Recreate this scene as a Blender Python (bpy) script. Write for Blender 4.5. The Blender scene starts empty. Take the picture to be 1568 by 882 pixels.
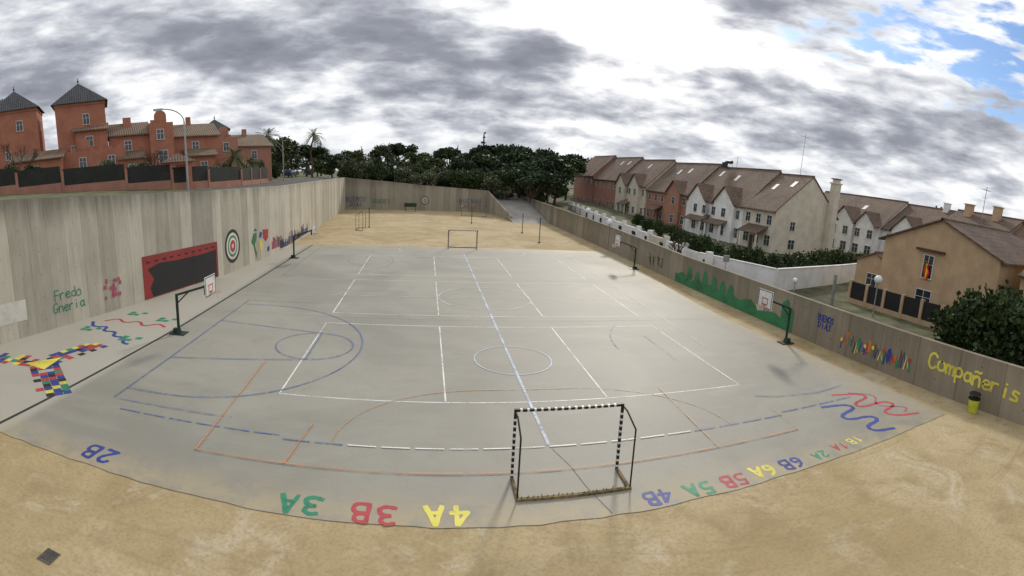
import bpy, random, math
import numpy as np
from math import *
from mathutils import Matrix, Vector
S=bpy.context.scene
random.seed(7)
def link(o,parent=None):
    S.collection.objects.link(o)
    if parent is not None: o.parent=parent
    return o
def empty(name,loc=(0,0,0),rz=0):
    e=bpy.data.objects.new(name,None); e.empty_display_size=.5; link(e); e.location=loc; e.rotation_euler=(0,0,rz); return e
# ---------------------------------------------------------------- node helpers
class NT:
    def __init__(s,nt): s.nt=nt
    def n(s,t,**k):
        nd=s.nt.nodes.new(t)
        for a,b in k.items(): setattr(nd,a,b)
        return nd
    def put(s,sock,v):
        if isinstance(v,bpy.types.NodeSocket): s.nt.links.new(v,sock)
        elif v is not None:
            if hasattr(sock.default_value,'__len__') and not hasattr(v,'__len__'): v=(v,)*len(sock.default_value)
            if hasattr(v,'__len__') and len(sock.default_value)==4 and len(v)==3: v=(*v,1)
            sock.default_value=v
    def m(s,op,a,b=None,c=None,clamp=False):
        nd=s.n('ShaderNodeMath',operation=op,use_clamp=clamp)
        for i,v in enumerate((a,b,c)):
            if v is not None: s.put(nd.inputs[i],v)
        return nd.outputs[0]
    def ss(s,x,a,b):
        nd=s.n('ShaderNodeMapRange',interpolation_type='SMOOTHSTEP')
        s.put(nd.inputs[0],x); nd.inputs[1].default_value=a; nd.inputs[2].default_value=b
        return nd.outputs[0]
    def mix(s,f,a,b,blend='MIX'):
        nd=s.n('ShaderNodeMix',data_type='RGBA',blend_type=blend)
        s.put(nd.inputs[0],f); s.put(nd.inputs[6],a); s.put(nd.inputs[7],b); return nd.outputs[2]
    def noise(s,vec,scale,detail=4,rough=.55,dist=0):
        nd=s.n('ShaderNodeTexNoise'); s.put(nd.inputs['Vector'],vec); nd.inputs['Scale'].default_value=scale
        nd.inputs['Detail'].default_value=detail; nd.inputs['Roughness'].default_value=rough; nd.inputs['Distortion'].default_value=dist
        return nd.outputs['Fac']
    def sep(s,v):
        nd=s.n('ShaderNodeSeparateXYZ'); s.put(nd.inputs[0],v); return nd.outputs
    def comb(s,x,y,z):
        nd=s.n('ShaderNodeCombineXYZ'); s.put(nd.inputs[0],x); s.put(nd.inputs[1],y); s.put(nd.inputs[2],z); return nd.outputs[0]
    def pos(s): return s.n('ShaderNodeNewGeometry').outputs['Position']
    def obj(s): return s.n('ShaderNodeTexCoord').outputs['Object']
    def uv(s): return s.n('ShaderNodeTexCoord').outputs['UV']
def newmat(name):
    m=bpy.data.materials.new(name); m.use_nodes=True
    return m,NT(m.node_tree),m.node_tree.nodes['Principled BSDF']
def bump(t,b,h,st=.3,dist=.02):
    nd=t.n('ShaderNodeBump'); nd.inputs['Strength'].default_value=st; nd.inputs['Distance'].default_value=dist
    t.put(nd.inputs['Height'],h); t.put(b.inputs['Normal'],nd.outputs[0])
def basic(name,col,rough=.7,var=.25,scale=3.,bmp=.15,metal=0,spec=.3):
    m,t,b=newmat(name); p=t.pos(); n1=t.noise(p,scale,3); n2=t.noise(p,scale*.17,2)
    f=t.m('ADD',t.m('MULTIPLY',n1,.6),t.m('MULTIPLY',n2,.4))
    lo=tuple(c*(1-var) for c in col); hi=tuple(min(1,c*(1+var)) for c in col)
    t.put(b.inputs['Base Color'],t.mix(t.ss(f,.3,.7),lo,hi)); b.inputs['Roughness'].default_value=rough; b.inputs['Metallic'].default_value=metal
    b.inputs['Specular IOR Level'].default_value=spec
    if bmp>.25: bump(t,b,t.noise(p,scale*8,1),bmp,.01)
    return m
# ---------------------------------------------------------------- materials
def mat_concrete_floor():
    m,t,b=newmat('court_concrete'); p=t.pos(); x,y,z=t.sep(p)
    big=t.noise(p,.10,4,.62,.9); mid=t.noise(p,.75,5,.68,.4); fine=t.noise(p,14,2,.7)
    streak=t.noise(t.comb(t.m('MULTIPLY',x,.25),t.m('MULTIPLY',y,1.1),0),.7,4,.65,.3)
    c=t.mix(t.ss(big,.34,.66),(.252,.243,.207),(.335,.322,.276))
    c=t.mix(t.m('MULTIPLY',t.ss(streak,.48,.74),.35),c,(.375,.36,.31))
    c=t.mix(t.m('MULTIPLY',t.ss(mid,.50,.74),.32),c,(.225,.212,.172))
    c=t.mix(t.m('MULTIPLY',t.ss(t.noise(p,.33,4,.7,1.5),.54,.72),.34),c,(.295,.26,.19))
    c=t.mix(t.m('MULTIPLY',t.ss(fine,.35,.75),.2),c,(.175,.166,.142))
    c=t.mix(t.m('MULTIPLY',t.ss(x,-16.3,-16.9),.6),c,(.48,.455,.385))
    edge=t.m('MAXIMUM',t.ss(y,-4.6,-6.6),t.m('MAXIMUM',t.ss(y,33.0,38.5),t.ss(x,13.0,16.0)))
    sn=t.m('MULTIPLY',edge,t.ss(t.noise(p,1.1,5,.7,.5),.30,.62))
    c=t.mix(t.m('MULTIPLY',sn,.8),c,(.42,.345,.21))
    t.put(b.inputs['Base Color'],c); t.put(b.inputs['Roughness'],t.m('ADD',t.m('MULTIPLY',big,.3),.46)); b.inputs['Specular IOR Level'].default_value=.3
    bump(t,b,fine,.15,.008); return m
def mat_sand():
    m,t,b=newmat('yard_sand'); p=t.pos(); x,y,z=t.sep(p)
    big=t.noise(p,.16,4,.62,.8); mid=t.noise(p,.8,5,.68,.5); fine=t.noise(p,10,4,.75)
    c=t.mix(t.ss(big,.3,.7),(.375,.285,.145),(.52,.42,.255))
    c=t.mix(t.m('MULTIPLY',t.ss(mid,.46,.70),.6),c,(.29,.215,.11))
    c=t.mix(t.m('MULTIPLY',t.ss(t.noise(p,.4,5,.7,1.2),.53,.72),.6),c,(.60,.53,.40))
    tr=t.noise(t.comb(t.m('MULTIPLY',x,.14),t.m('MULTIPLY',t.m('ADD',y,t.m('MULTIPLY',t.m('SINE',t.m('MULTIPLY',x,.16)),2.2)),2.6),0),1.,3,.6,.2)
    c=t.mix(t.m('MULTIPLY',t.ss(tr,.56,.70),.4),c,(.30,.23,.13))
    c=t.mix(t.m('MULTIPLY',t.ss(fine,.42,.72),.5),c,(.24,.185,.10))
    t.put(b.inputs['Base Color'],c); b.inputs['Roughness'].default_value=.85; b.inputs['Specular IOR Level'].default_value=.2
    bump(t,b,t.noise(p,6,3,.7),.6,.035); return m
def mat_wall(name,lo,hi,top,dark=.5,panel=1.25):
    m,t,b=newmat(name); u=t.uv(); s,z,_=t.sep(u); p=t.pos()
    q=t.m('DIVIDE',s,panel); wn=t.n('ShaderNodeTexWhiteNoise',noise_dimensions='1D'); t.put(wn.inputs['W'],t.m('FLOOR',q))
    st=t.noise(t.comb(t.m('MULTIPLY',s,2.2),t.m('MULTIPLY',z,.22),0),1.,4,.65)
    st2=t.noise(t.comb(t.m('MULTIPLY',s,9.),t.m('MULTIPLY',z,.35),3),1.,2,.6)
    big=t.noise(p,.35,3,.6)
    f=t.m('ADD',t.m('ADD',t.m('MULTIPLY',wn.outputs[0],.34),t.m('MULTIPLY',st,.5)),t.m('MULTIPLY',big,.35))
    c=t.mix(t.ss(f,.3,.85),lo,hi)
    c=t.mix(t.m('MULTIPLY',t.ss(st2,.52,.75),.25),c,tuple(v*.55 for v in lo))
    fr=t.m('FRACT',q); j=t.m('LESS_THAN',fr,.022); c=t.mix(t.m('MULTIPLY',j,.5),c,tuple(v*.38 for v in lo))
    drip=t.noise(t.comb(t.m('MULTIPLY',s,1.5),t.m('MULTIPLY',z,.1),7),1.,4,.75)
    tz=t.m('SUBTRACT',top,z)
    dm=t.m('MULTIPLY',t.ss(t.m('ADD',tz,t.m('MULTIPLY',drip,3.2)),3.3,.9),dark)
    c=t.mix(dm,c,(.10,.09,.068))
    dots=t.m('MULTIPLY',t.m('LESS_THAN',t.m('ABSOLUTE',t.m('SUBTRACT',fr,.5)),.025),t.m('LESS_THAN',t.m('ABSOLUTE',t.m('SUBTRACT',t.m('FRACT',t.m('DIVIDE',z,1.3)),.5)),.025))
    c=t.mix(t.m('MULTIPLY',dots,.5),c,(.06,.06,.055))
    t.put(b.inputs['Base Color'],c); b.inputs['Roughness'].default_value=.85; b.inputs['Specular IOR Level'].default_value=.2
    bump(t,b,t.m('ADD',t.noise(p,12,2),t.m('MULTIPLY',j,-1.5)),.25,.02); return m
def mat_paint(name,col,wear=.5,rough=.6):
    m,t,b=newmat(name); p=t.pos(); n=t.noise(p,7,4,.75); n2=t.noise(p,.7,3,.6)
    t.put(b.inputs['Base Color'],t.mix(t.ss(n2,.3,.7),tuple(c*.8 for c in col),col)); b.inputs['Roughness'].default_value=rough
    a=t.ss(t.m('ADD',t.m('MULTIPLY',n,.55),t.m('MULTIPLY',n2,.45)),.20+.22*wear,.42+.22*wear)
    a=t.m('MAXIMUM',a,max(0,1-wear*1.1))
    t.put(b.inputs['Alpha'],a); return m
def mat_roof(name,c1,c2,axis=0):
    m,t,b=newmat(name); o=t.obj(); xyz=t.sep(o); p=t.pos()
    w=t.m('SINE',t.m('MULTIPLY',xyz[axis],2*pi/.28)); r=t.m('SINE',t.m('MULTIPLY',xyz[2],2*pi/.3))
    n=t.noise(p,2.5,4,.7); n2=t.noise(p,.35,2)
    c=t.mix(t.ss(t.m('ADD',t.m('MULTIPLY',n,.6),t.m('MULTIPLY',n2,.4)),.36,.64),c1,c2)
    c=t.mix(t.m('MULTIPLY',t.ss(w,.2,-.9),.5),c,tuple(v*.35 for v in c1))
    c=t.mix(t.m('MULTIPLY',t.ss(t.noise(p,6,2,.6),.52,.75),.5),c,(.16,.14,.10))
    t.put(b.inputs['Base Color'],c); b.inputs['Roughness'].default_value=.8
    bump(t,b,t.m('ADD',w,t.m('MULTIPLY',r,.4)),.6,.04); return m
def mat_stucco(name,col,dirt=.35):
    m,t,b=newmat(name); p=t.pos(); x,y,z=t.sep(p)
    n=t.noise(p,.8,3,.6); st=t.noise(t.comb(t.m('MULTIPLY',t.m('ADD',x,y),1.8),0,t.m('MULTIPLY',z,.25)),1.,4,.7)
    c=t.mix(t.ss(n,.3,.7),tuple(v*.82 for v in col),col)
    c=t.mix(t.m('MULTIPLY',t.ss(st,.48,.78),dirt),c,tuple(v*.45 for v in col))
    t.put(b.inputs['Base Color'],c); b.inputs['Roughness'].default_value=.9; b.inputs['Specular IOR Level'].default_value=.15
    return m
def mat_leaf(name,c1,c2,c3=None):
    m,t,b=newmat(name); g=t.n('ShaderNodeNewGeometry'); oi=t.n('ShaderNodeObjectInfo'); r=g.outputs['Random Per Island']; n=t.noise(g.outputs['Position'],.5,1)
    c=t.mix(r,c1,c2); c=t.mix(t.m('MULTIPLY',t.ss(n,.45,.7),.6),c,c3 or tuple(v*.45 for v in c1))
    c=t.mix(t.m('MULTIPLY',oi.outputs['Random'],.4),c,tuple(min(1,v*1.4+.008) for v in c2))
    t.put(b.inputs['Base Color'],c); b.inputs['Roughness'].default_value=.6; b.inputs['Specular IOR Level'].default_value=.2
    return m
def mat_glass(name='window_glass',col=(.02,.025,.03)):
    m,t,b=newmat(name); t.put(b.inputs['Base Color'],t.mix(t.noise(t.pos(),.7,2),col,tuple(v*2.2 for v in col))); b.inputs['Roughness'].default_value=.12; b.inputs['Specular IOR Level'].default_value=.6; return m
MC=mat_concrete_floor(); MS=mat_sand()
MWL=mat_wall('left_wall_concrete',(.35,.325,.26),(.60,.56,.46),7.2,.72)
MWB=mat_wall('back_wall_concrete',(.25,.225,.175),(.38,.345,.275),5.6,.5)
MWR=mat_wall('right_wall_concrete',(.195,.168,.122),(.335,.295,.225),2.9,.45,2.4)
PW=mat_paint('white_line_paint',(.80,.80,.77),.52); PLB=mat_paint('faded_blue_white_paint',(.50,.58,.69),.58); PWF=mat_paint('faded_white_paint',(.66,.66,.62),.66)
PB=mat_paint('blue_line_paint',(.10,.18,.38),.62); PBF=mat_paint('worn_blue_paint',(.15,.22,.38),.84); PO=mat_paint('orange_line_paint',(.55,.26,.11),.66); POF=mat_paint('worn_orange_paint',(.50,.32,.16),.8)
def pp(n,c,w=.2): return mat_paint(n,c,w)
RED=pp('red_paint',(.48,.045,.06),.3); BLU=pp('blue_paint',(.025,.05,.28),.3); GRN=pp('green_paint',(.02,.26,.14),.3); YEL=pp('yellow_paint',(.76,.68,.10),.3); BLK=pp('black_paint',(.015,.015,.018)); WHT=pp('white_paint',(.72,.70,.62)); PNK=pp('pink_paint',(.45,.10,.16),.55); ORG=pp('orange_paint',(.55,.2,.04),.3); REDW=pp('red_mural_paint',(.34,.04,.035),.15); MBLK=pp('mural_black',(.02,.02,.022),.1); GRNM=pp('green_mural_paint',(.035,.22,.09),.4);BRN=pp('brown_paint',(.16,.07,.03)); BLW=pp('faded_blue_paint',(.06,.09,.25),.6); PKW=pp('faded_pink_paint',(.36,.16,.16),.7)
MMET=basic('dark_green_metal',(.015,.035,.025),.45,.3,6,.1,.2,.5); MBLKM=basic('black_metal',(.02,.02,.02),.5,.3,8,.1,.2)
MGALV=basic('galvanised_steel',(.36,.37,.37),.45,.15,5,.05,.5); MWHM=basic('white_enamel',(.70,.70,.67),.45,.15,6,.05)
MRUST=basic('sand_caked_metal',(.17,.125,.06),.8,.7,7,.4); MASPH=basic('asphalt',(.085,.083,.08),.9,.25,2,.3); MPAV=basic('pavement',(.30,.28,.25),.9,.2,2,.2)
MGRD=basic('dry_grass_earth',(.11,.11,.06),.95,.5,.6,.3)
MGL=mat_glass(); MFRM=basic('white_window_frame',(.62,.62,.58),.5,.1,4,.05); MDOOR=basic('wood_door',(.09,.05,.03),.6,.3,6,.1)
MTERR=mat_stucco('terracotta_stucco',(.46,.195,.125)); MTERR2=mat_stucco('salmon_stucco',(.42,.215,.155)); MCREAM=mat_stucco('cream_stucco',(.68,.62,.50),.2); MWHITE=mat_stucco('white_stucco',(.86,.85,.82),.12); MOCH=mat_stucco('ochre_stucco',(.55,.39,.24),.25)
MROOF=mat_roof('brown_roof_tiles',(.105,.068,.048),(.215,.143,.10)); MROOFD=mat_roof('dark_slate_tiles',(.035,.038,.045),(.075,.08,.09)); MROOFT=mat_roof('tan_roof_tiles',(.16,.105,.068),(.25,.175,.115))
MBARK=basic('bark',(.09,.06,.04),.9,.4,5,.2); MLEAF=mat_leaf('broadleaf_foliage',(.035,.058,.018),(.085,.115,.04)); MOLIVE=mat_leaf('olive_foliage',(.06,.075,.038),(.12,.135,.072)); MPINE=mat_leaf('pine_foliage',(.016,.034,.015),(.045,.07,.028)); MPALM=mat_leaf('palm_foliage',(.05,.075,.02),(.10,.12,.04)); MDIST=mat_leaf('haze_tinted_foliage',(.07,.092,.075),(.115,.14,.105))  # MDIST: far foliage, with aerial haze mixed into its lighter colours
MFEN=basic('dark_fence_mesh',(.03,.032,.028),.8,.3,5,.1)
# ---------------------------------------------------------------- mesh builder
class MB:
    def __init__(s): s.v=[];s.f=[];s.mi=[];s.mats=[];s.T=Matrix.Identity(4)
    def mid(s,m):
        if m not in s.mats: s.mats.append(m)
        return s.mats.index(m)
    def add(s,vs,fs,m):
        o=len(s.v); k=s.mid(m)
        s.v+=[tuple(s.T@Vector(v)) for v in vs]; s.f+=[tuple(i+o for i in f) for f in fs]; s.mi+=[k]*len(fs)
    def box(s,x0,x1,y0,y1,z0,z1,m):
        s.add([(x0,y0,z0),(x1,y0,z0),(x1,y1,z0),(x0,y1,z0),(x0,y0,z1),(x1,y0,z1),(x1,y1,z1),(x0,y1,z1)],[(3,2,1,0),(4,5,6,7),(0,1,5,4),(1,2,6,5),(2,3,7,6),(3,0,4,7)],m)
    def quad(s,a,b,c,d,m): s.add([a,b,c,d],[(0,1,2,3)],m)
    def cyl(s,p0,p1,r0,m,r1=None,n=10,caps=True):
        r1=r0 if r1 is None else r1; p0=Vector(p0);p1=Vector(p1); d=(p1-p0).normalized()
        a=d.orthogonal().normalized(); b=d.cross(a); vs=[];fs=[]
        for i in range(n):
            an=2*pi*i/n; q=a*cos(an)+b*sin(an); vs.append(p0+q*r0); vs.append(p1+q*r1)
        for i in range(n): j=(i+1)%n; fs.append((2*i,2*j,2*j+1,2*i+1))
        if caps: fs.append(tuple(2*i for i in reversed(range(n)))); fs.append(tuple(2*i+1 for i in range(n)))
        s.add(vs,fs,m)
    def tube(s,pts,r,m,n=8):
        for a,b in zip(pts,pts[1:]): s.cyl(a,b,r,m,n=n)
    def sphere(s,c,r,m,n=14,k=10,sz=1):
        vs=[];fs=[]
        for j in range(k+1):
            ph=pi*j/k
            for i in range(n): th=2*pi*i/n; vs.append((c[0]+r*sin(ph)*cos(th),c[1]+r*sin(ph)*sin(th),c[2]+r*cos(ph)*sz))
        for j in range(k):
            for i in range(n): fs.append((j*n+i,(j+1)*n+i,(j+1)*n+(i+1)%n,j*n+(i+1)%n))
        s.add(vs,fs,m)
    def build(s,name,parent=None,smooth=False):
        me=bpy.data.meshes.new(name); me.from_pydata(s.v,[],s.f)
        for m in s.mats: me.materials.append(m)
        me.polygons.foreach_set('material_index',s.mi)
        if smooth: me.polygons.foreach_set('use_smooth',[True]*len(me.polygons))
        me.update(); o=bpy.data.objects.new(name,me); link(o,parent); return o
def interp(x,pts):
    if x<=pts[0][0]: return pts[0][1]
    for (a,b),(c,d) in zip(pts,pts[1:]):
        if x<=c: return b+(d-b)*(x-a)/(c-a)
    return pts[-1][1]
WX=[(-100,-49),(-11,-27),(19.3,-19.5),(34.6,-18.2),(88,-20.3),(3000,-20.3)]
def XL(y): return interp(y,WX)
TL=[(-100,8.8),(-11,8.0),(.7,7.7),(11,7.05),(19.3,6.75),(34.6,6.5),(88,6.45),(160,5.)]
XR=17.2
def hR(x,y): return .25+max(0,min(1,(y-60)/90))*1.6
def hL(x,y): return interp(y,TL)-.7+min(max(XL(y)-x,0)*.085,2.3)
def H(x,y):
    if x<XL(y)-.2: h=hL(x,y)
    elif x>XR+.2 and y<=300: h=hR(x,y)
    elif y>88.2: h=interp(x,[(-20.3,5.75),(0,3.9),(8,3.7),(17.2,1.2)])
    else: return -.3
    if y>150: h=h+(3.-h)*min(1,(y-150)/150)
    return h
def terrain():
    ys=[-160,-100,-60,-30,-11,0,10,19.3,27,34.6,45,60,75,88.0,88.35,95,105,120,140,170,210,260,330,450,700,1200,2500]
    dl=[2500,1200,600,300,180,120,90,70,55,42,32,25,18,12,9,6,3,1,.35]; dr=[.3,1,3,6,10,15,21,28,38,50,65,85,120,180,300,600,1200,2500]
    rows=[]
    for y in ys:
        r=[]; xl=XL(y)
        for d in dl: r.append((xl-d,y))
        inner=[xl-.05]+[xl+(XR-xl)*i/8 for i in range(1,8)]+[XR+.05]
        r+=[(x,y) for x in inner]+[(XR+d,y) for d in dr]; rows.append(r)
    vs=[];fs=[]; nl_=len(dl); ni=9
    for r in rows:
        for i,(x,y) in enumerate(r):
            if nl_<=i<nl_+ni: z=-.3 if y<=88.1 else H(min(max(x,-20.3),17.2),y)
            else: z=H(x,y)
            vs.append((x,y,z))
    n=len(rows[0])
    for j in range(len(rows)-1):
        for i in range(n-1): fs.append((j*n+i,j*n+i+1,(j+1)*n+i+1,(j+1)*n+i))
    b=MB(); b.add(vs,fs,MGRD); b.build('ground')
terrain()
def sheet(name,pts,z,m):
    b=MB(); b.add([(x,y,z) for x,y in pts],[tuple(range(len(pts)))],m); return b.build(name)
sheet('sand_yard',[(-44,-80),(17.3,-80),(17.3,88.2),(-20.4,88.2),(-18.3,34.6),(-19.6,19.3),(-27.1,-11)],-.015,MS)
rs=random.Random(3)
def wob(pts,n,a):
    out=[]
    for (x0,y0),(x1,y1) in zip(pts,pts[1:]):
        for i in range(n):
            t=i/n; out.append((x0+(x1-x0)*t+rs.uniform(-a,a)*(i>0),y0+(y1-y0)*t+rs.uniform(-a,a)*(i>0)))
    return out+[pts[-1]]
slab=[(XL(-6.2)+.0,-6.25)]+wob([(-17,-6.3),(-10,-6.42),(-3,-6.45),(4,-6.5),(10,-6.5),(15.35,-6.35),(15.5,-2),(15.35,2.8),(14.85,9),(14.9,14),(15.6,25),(16.6,34),(16.9,37.9),(5,37.6),(-8,37.7),(-18.1,37.3)],14,.035)+[(-18.32,37.3),(-18.2,34.6),(-19.5,19.3)]
sheet('concrete_court',slab,0,MC)
def strip(name,off0,off1,ys,m,dz,side):
    vs=[];fs=[]
    for y in ys:
        for o in (off0,off1):
            x=(XL(y)-o) if side<0 else XR+o
            vs.append((x,y,H(x,y)+dz))
    for i in range(len(ys)-1): fs.append((2*i,2*i+1,2*i+3,2*i+2) if side>0 else (2*i+1,2*i,2*i+2,2*i+3))
    b=MB(); b.add(vs,fs,m); return b.build(name)
YS=[-100,-60,-30,-11,0,10,19.3,27,34.6,45,60,75,88,95,105,120,140]
strip('street',1.2,7.0,YS,MASPH,.06,-1); strip('pavement',.45,1.1,YS,MPAV,.16,-1)
strip('street',3.0,7.5,YS,MASPH,.05,1); strip('pavement',.4,2.9,YS,MPAV,.15,1)
# ---------------------------------------------------------------- walls
def wall_line(name,pts,th,m):
    vs=[];fs=[];uvs=[]; b=MB()
    P=[Vector((p[0],p[1])) for p in pts]; ns=[]
    for i in range(len(P)):
        d=((P[min(i+1,len(P)-1)]-P[max(i-1,0)])).normalized(); ns.append(Vector((-d.y,d.x))*th)
    L=[0]
    for i in range(1,len(P)): L.append(L[-1]+(P[i]-P[i-1]).length)
    for i in range(len(P)-1):
        a,c=P[i],P[i+1]; ao,co=a+ns[i],c+ns[i+1]; za,zc=pts[i][2],pts[i+1][2]
        o=len(vs); vs+=[(a.x,a.y,-.3),(c.x,c.y,-.3),(c.x,c.y,zc),(a.x,a.y,za),(ao.x,ao.y,-.3),(co.x,co.y,-.3),(co.x,co.y,zc),(ao.x,ao.y,za)]
        F=[(0,1,2,3),(5,4,7,6),(3,2,6,7)]
        if i==0: F.append((4,0,3,7))
        if i==len(P)-2: F.append((1,5,6,2))
        for f in F:
            fs.append(tuple(o+k for k in f))
            for k in f: uvs.append((L[i] if k in(0,3,4,7) else L[i+1], vs[o+k][2]))
    b.add(vs,fs,m); ob=b.build(name); l=ob.data.uv_layers.new(name='UVMap')
    for i,q in enumerate(uvs): l.data[i].uv=q
    return ob
wall_line('retaining_wall',[(XL(y),y,interp(y,TL)) for y in (-60,-11,.7,11,19.3,34.6,60,88.4)],.4,MWL)
wall_line('back_wall',[(-20.3,88,6.4),(-4,88,5.0),(8.5,88,4.4)],.4,MWB)
wall_line('ramp_wall',[(8.5,88,4.4),(9.6,79.5,2.6),(10.7,71,.9)],.3,MWB)
wall_line('boundary_wall',[(XR,112,3.4),(XR,88,3.3),(XR,40,2.8),(XR,20,2.4),(XR,-40,2.5)],.3,MWR)
b=MB(); b.add([(10.75,68,-.02),(17.15,68,-.02),(17.15,88,2.6),(8.9,88,2.6),(17.15,95,2.9),(8.9,95,2.9)],[(0,1,2,3),(3,2,4,5)],MPAV); b.build('concrete_ramp')
# ---------------------------------------------------------------- paint
LAY=[0]
def nl():
    LAY[0]+=1; return .004+.0005*(LAY[0]%80)
def chaikin(p,n=2):
    for _ in range(n):
        q=[p[0]]
        for a,c in zip(p,p[1:]): q+=[(a[0]*.75+c[0]*.25,a[1]*.75+c[1]*.25),(a[0]*.25+c[0]*.75,a[1]*.25+c[1]*.75)]
        q.append(p[-1]); p=q
    return p
def ribbon(b,pts,w,m,O,Rt,Up,N,lift,closed=False,ext=.3):
    P=[Vector(p) for p in pts]; n=len(P); vs=[];fs=[]
    for i in range(n):
        a=P[i-1] if (i>0 or closed) else P[i]; c=P[(i+1)%n] if (i<n-1 or closed) else P[i]
        d=(c-a); d=d.normalized() if d.length>1e-6 else Vector((1,0)); nn=Vector((-d.y,d.x)); q=P[i]; ww=w
        if not closed and i==0: q=q-d*w*ext
        if not closed and i==n-1: q=q+d*w*ext
        if ext>.25: ww=w*(1+.12*sin(i*1.7+w*37))
        for sgn in(1,-1):
            k=q+nn*sgn*ww/2; vs.append(O+Rt*k.x+Up*k.y+N*lift)
    rng=n if closed else n-1
    for i in range(rng): j=(i+1)%n; fs.append((2*i+1,2*j+1,2*j,2*i))
    b.add(vs,fs,m)
EX,EY,EZ=Vector((1,0,0)),Vector((0,1,0)),Vector((0,0,1)); O0=Vector((0,0,0))
lines=MB()
def gl(p,w,m,closed=False): ribbon(lines,p,w,m,O0,EX,EY,EZ,nl(),closed,0)
def seg(a,c,w,m,n=1): gl([(a[0]+(c[0]-a[0])*i/n,a[1]+(c[1]-a[1])*i/n) for i in range(n+1)],w,m)
def arc(cx,cy,r,a0,a1,w,m,n=48): gl([(cx+r*cos(radians(a0+(a1-a0)*i/n)),cy+r*sin(radians(a0+(a1-a0)*i/n))) for i in range(n+1)],w,m)
for y0,y1 in((0,9),(11,20),(22,31)):
    for y in(y0,y1): seg((-9,y),(9,y),.06,PW)
    for x in(-9,9): seg((x,y0),(x,y1),.06,PW)
    for x in(-3,3): seg((x,y0+.1),(x,y1-.1),.06,PW)
seg((.0,-3.0),(0,33.6),.11,PLB)
seg((10.25,4.8),(10.9,35.2),.05,PWF); seg((-10,15.2),(9.9,15.2),.06,PWF); seg((-10,35.3),(10.9,35.3),.09,PW); arc(.1,15.3,3.,0,360,.08,PWF)
arc(.1,4.2,1.7,0,360,.06,PLB)
for yy,sg,r_,m_ in((-3.05,1,4.1,POF),(35.3,-1,4.2,PW)):
    pts=[(-1.5+5.*cos(radians(a)),yy+sg*r_*sin(radians(a))) for a in range(180,89,-6)]+[(1.5+5.*cos(radians(a)),yy+sg*r_*sin(radians(a))) for a in range(90,-1,-6)]
    gl(pts,.05,m_)
x=-14.
while x<13:
    yv=-3.1 if -9<x<9 else -2.9
    seg((x,yv),(min(x+.85,13.2),yv),.06,PB if x<-6 or x>4 else PW); x+=1.0
for y0,y1,wd in((-2.2,12.9,.055),(20.4,35.4,.04)):
    yc=(y0+y1)/2
    for s,xb in((-1,-14.75),(1,13.6)):
        MM=PB if s<0 and y0<0 else PBF
        if s>0 and y0>0: continue
        if s<0: seg((xb,y0),(xb,y1),wd,MM)
        hx=xb-s*1.5
        R0=(-90,91) if s<0 else (0,37)
        a=[(hx-s*6.6*cos(radians(t)),yc+6.6*sin(radians(t))) for t in range(R0[0],R0[1],4)]
        gl(([(xb,yc-6.6)]+a+[(xb,yc+6.6)]) if s<0 else a,wd,MM)
        if s<0:
            seg((xb,yc-3),(xb-s*5.9,yc-1.85),wd,MM); seg((xb,yc+3),(xb-s*5.9,yc+1.85),wd,MM); seg((xb-s*5.9,yc-1.85),(xb-s*5.9,yc+1.85),wd,MM)
            arc(xb-s*5.9,yc,1.8,0,360,wd,MM)
        elif y0<0: seg((xb-5.9,yc-1.85),(xb-5.9,yc+1.85),wd,MM)
    seg((-14.7,y1),(-9.2,y1),wd,PBF); seg((-14.7,y0),(-10,y0),wd,PBF)
gl([(13.6,-1.7),(11.8,-1.9),(9.8,-1.6),(8.9,-1.2)],.05,PB)
seg((-10.3,-4.4),(8.6,-4.3),.05,PO); seg((-10.3,-4.4),(-10.5,3.0),.05,PO); seg((-7.6,-4.4),(-7.3,-2.0),.05,PO); seg((5.2,-4.35),(5.4,.6),.04,POF); seg((8.6,-4.3),(8.8,-2.5),.04,POF)
lines.build('court_markings')
b=MB(); gr=[(-17.15,-6.2),(-16.85,0),(-16.5,6.7),(-16.25,20),(-16.0,37.2)]
ribbon(b,gr,.15,basic('drain_dark',(.04,.038,.035),.8),O0,EX,EY,EZ,.004,False,0); b.build('drainage_channel')
b=MB(); MJ=basic('joint_dark',(.19,.175,.145),.9)
ribbon(b,[(.05,-3.2),(.35,-4.2),(.5,-5.2),(.8,-6.4)],.03,MJ,O0,EX,EY,EZ,.0032,False,0)
for i,(a_,c_) in enumerate([((-16.4,10.2),(15.0,10.1)),((-16.2,21.1),(15.2,21.0))]): ribbon(b,[a_,c_],.015,MJ,O0,EX,EY,EZ,.0028+.0001*i,False,0)
b.build('floor_joint')
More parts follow.
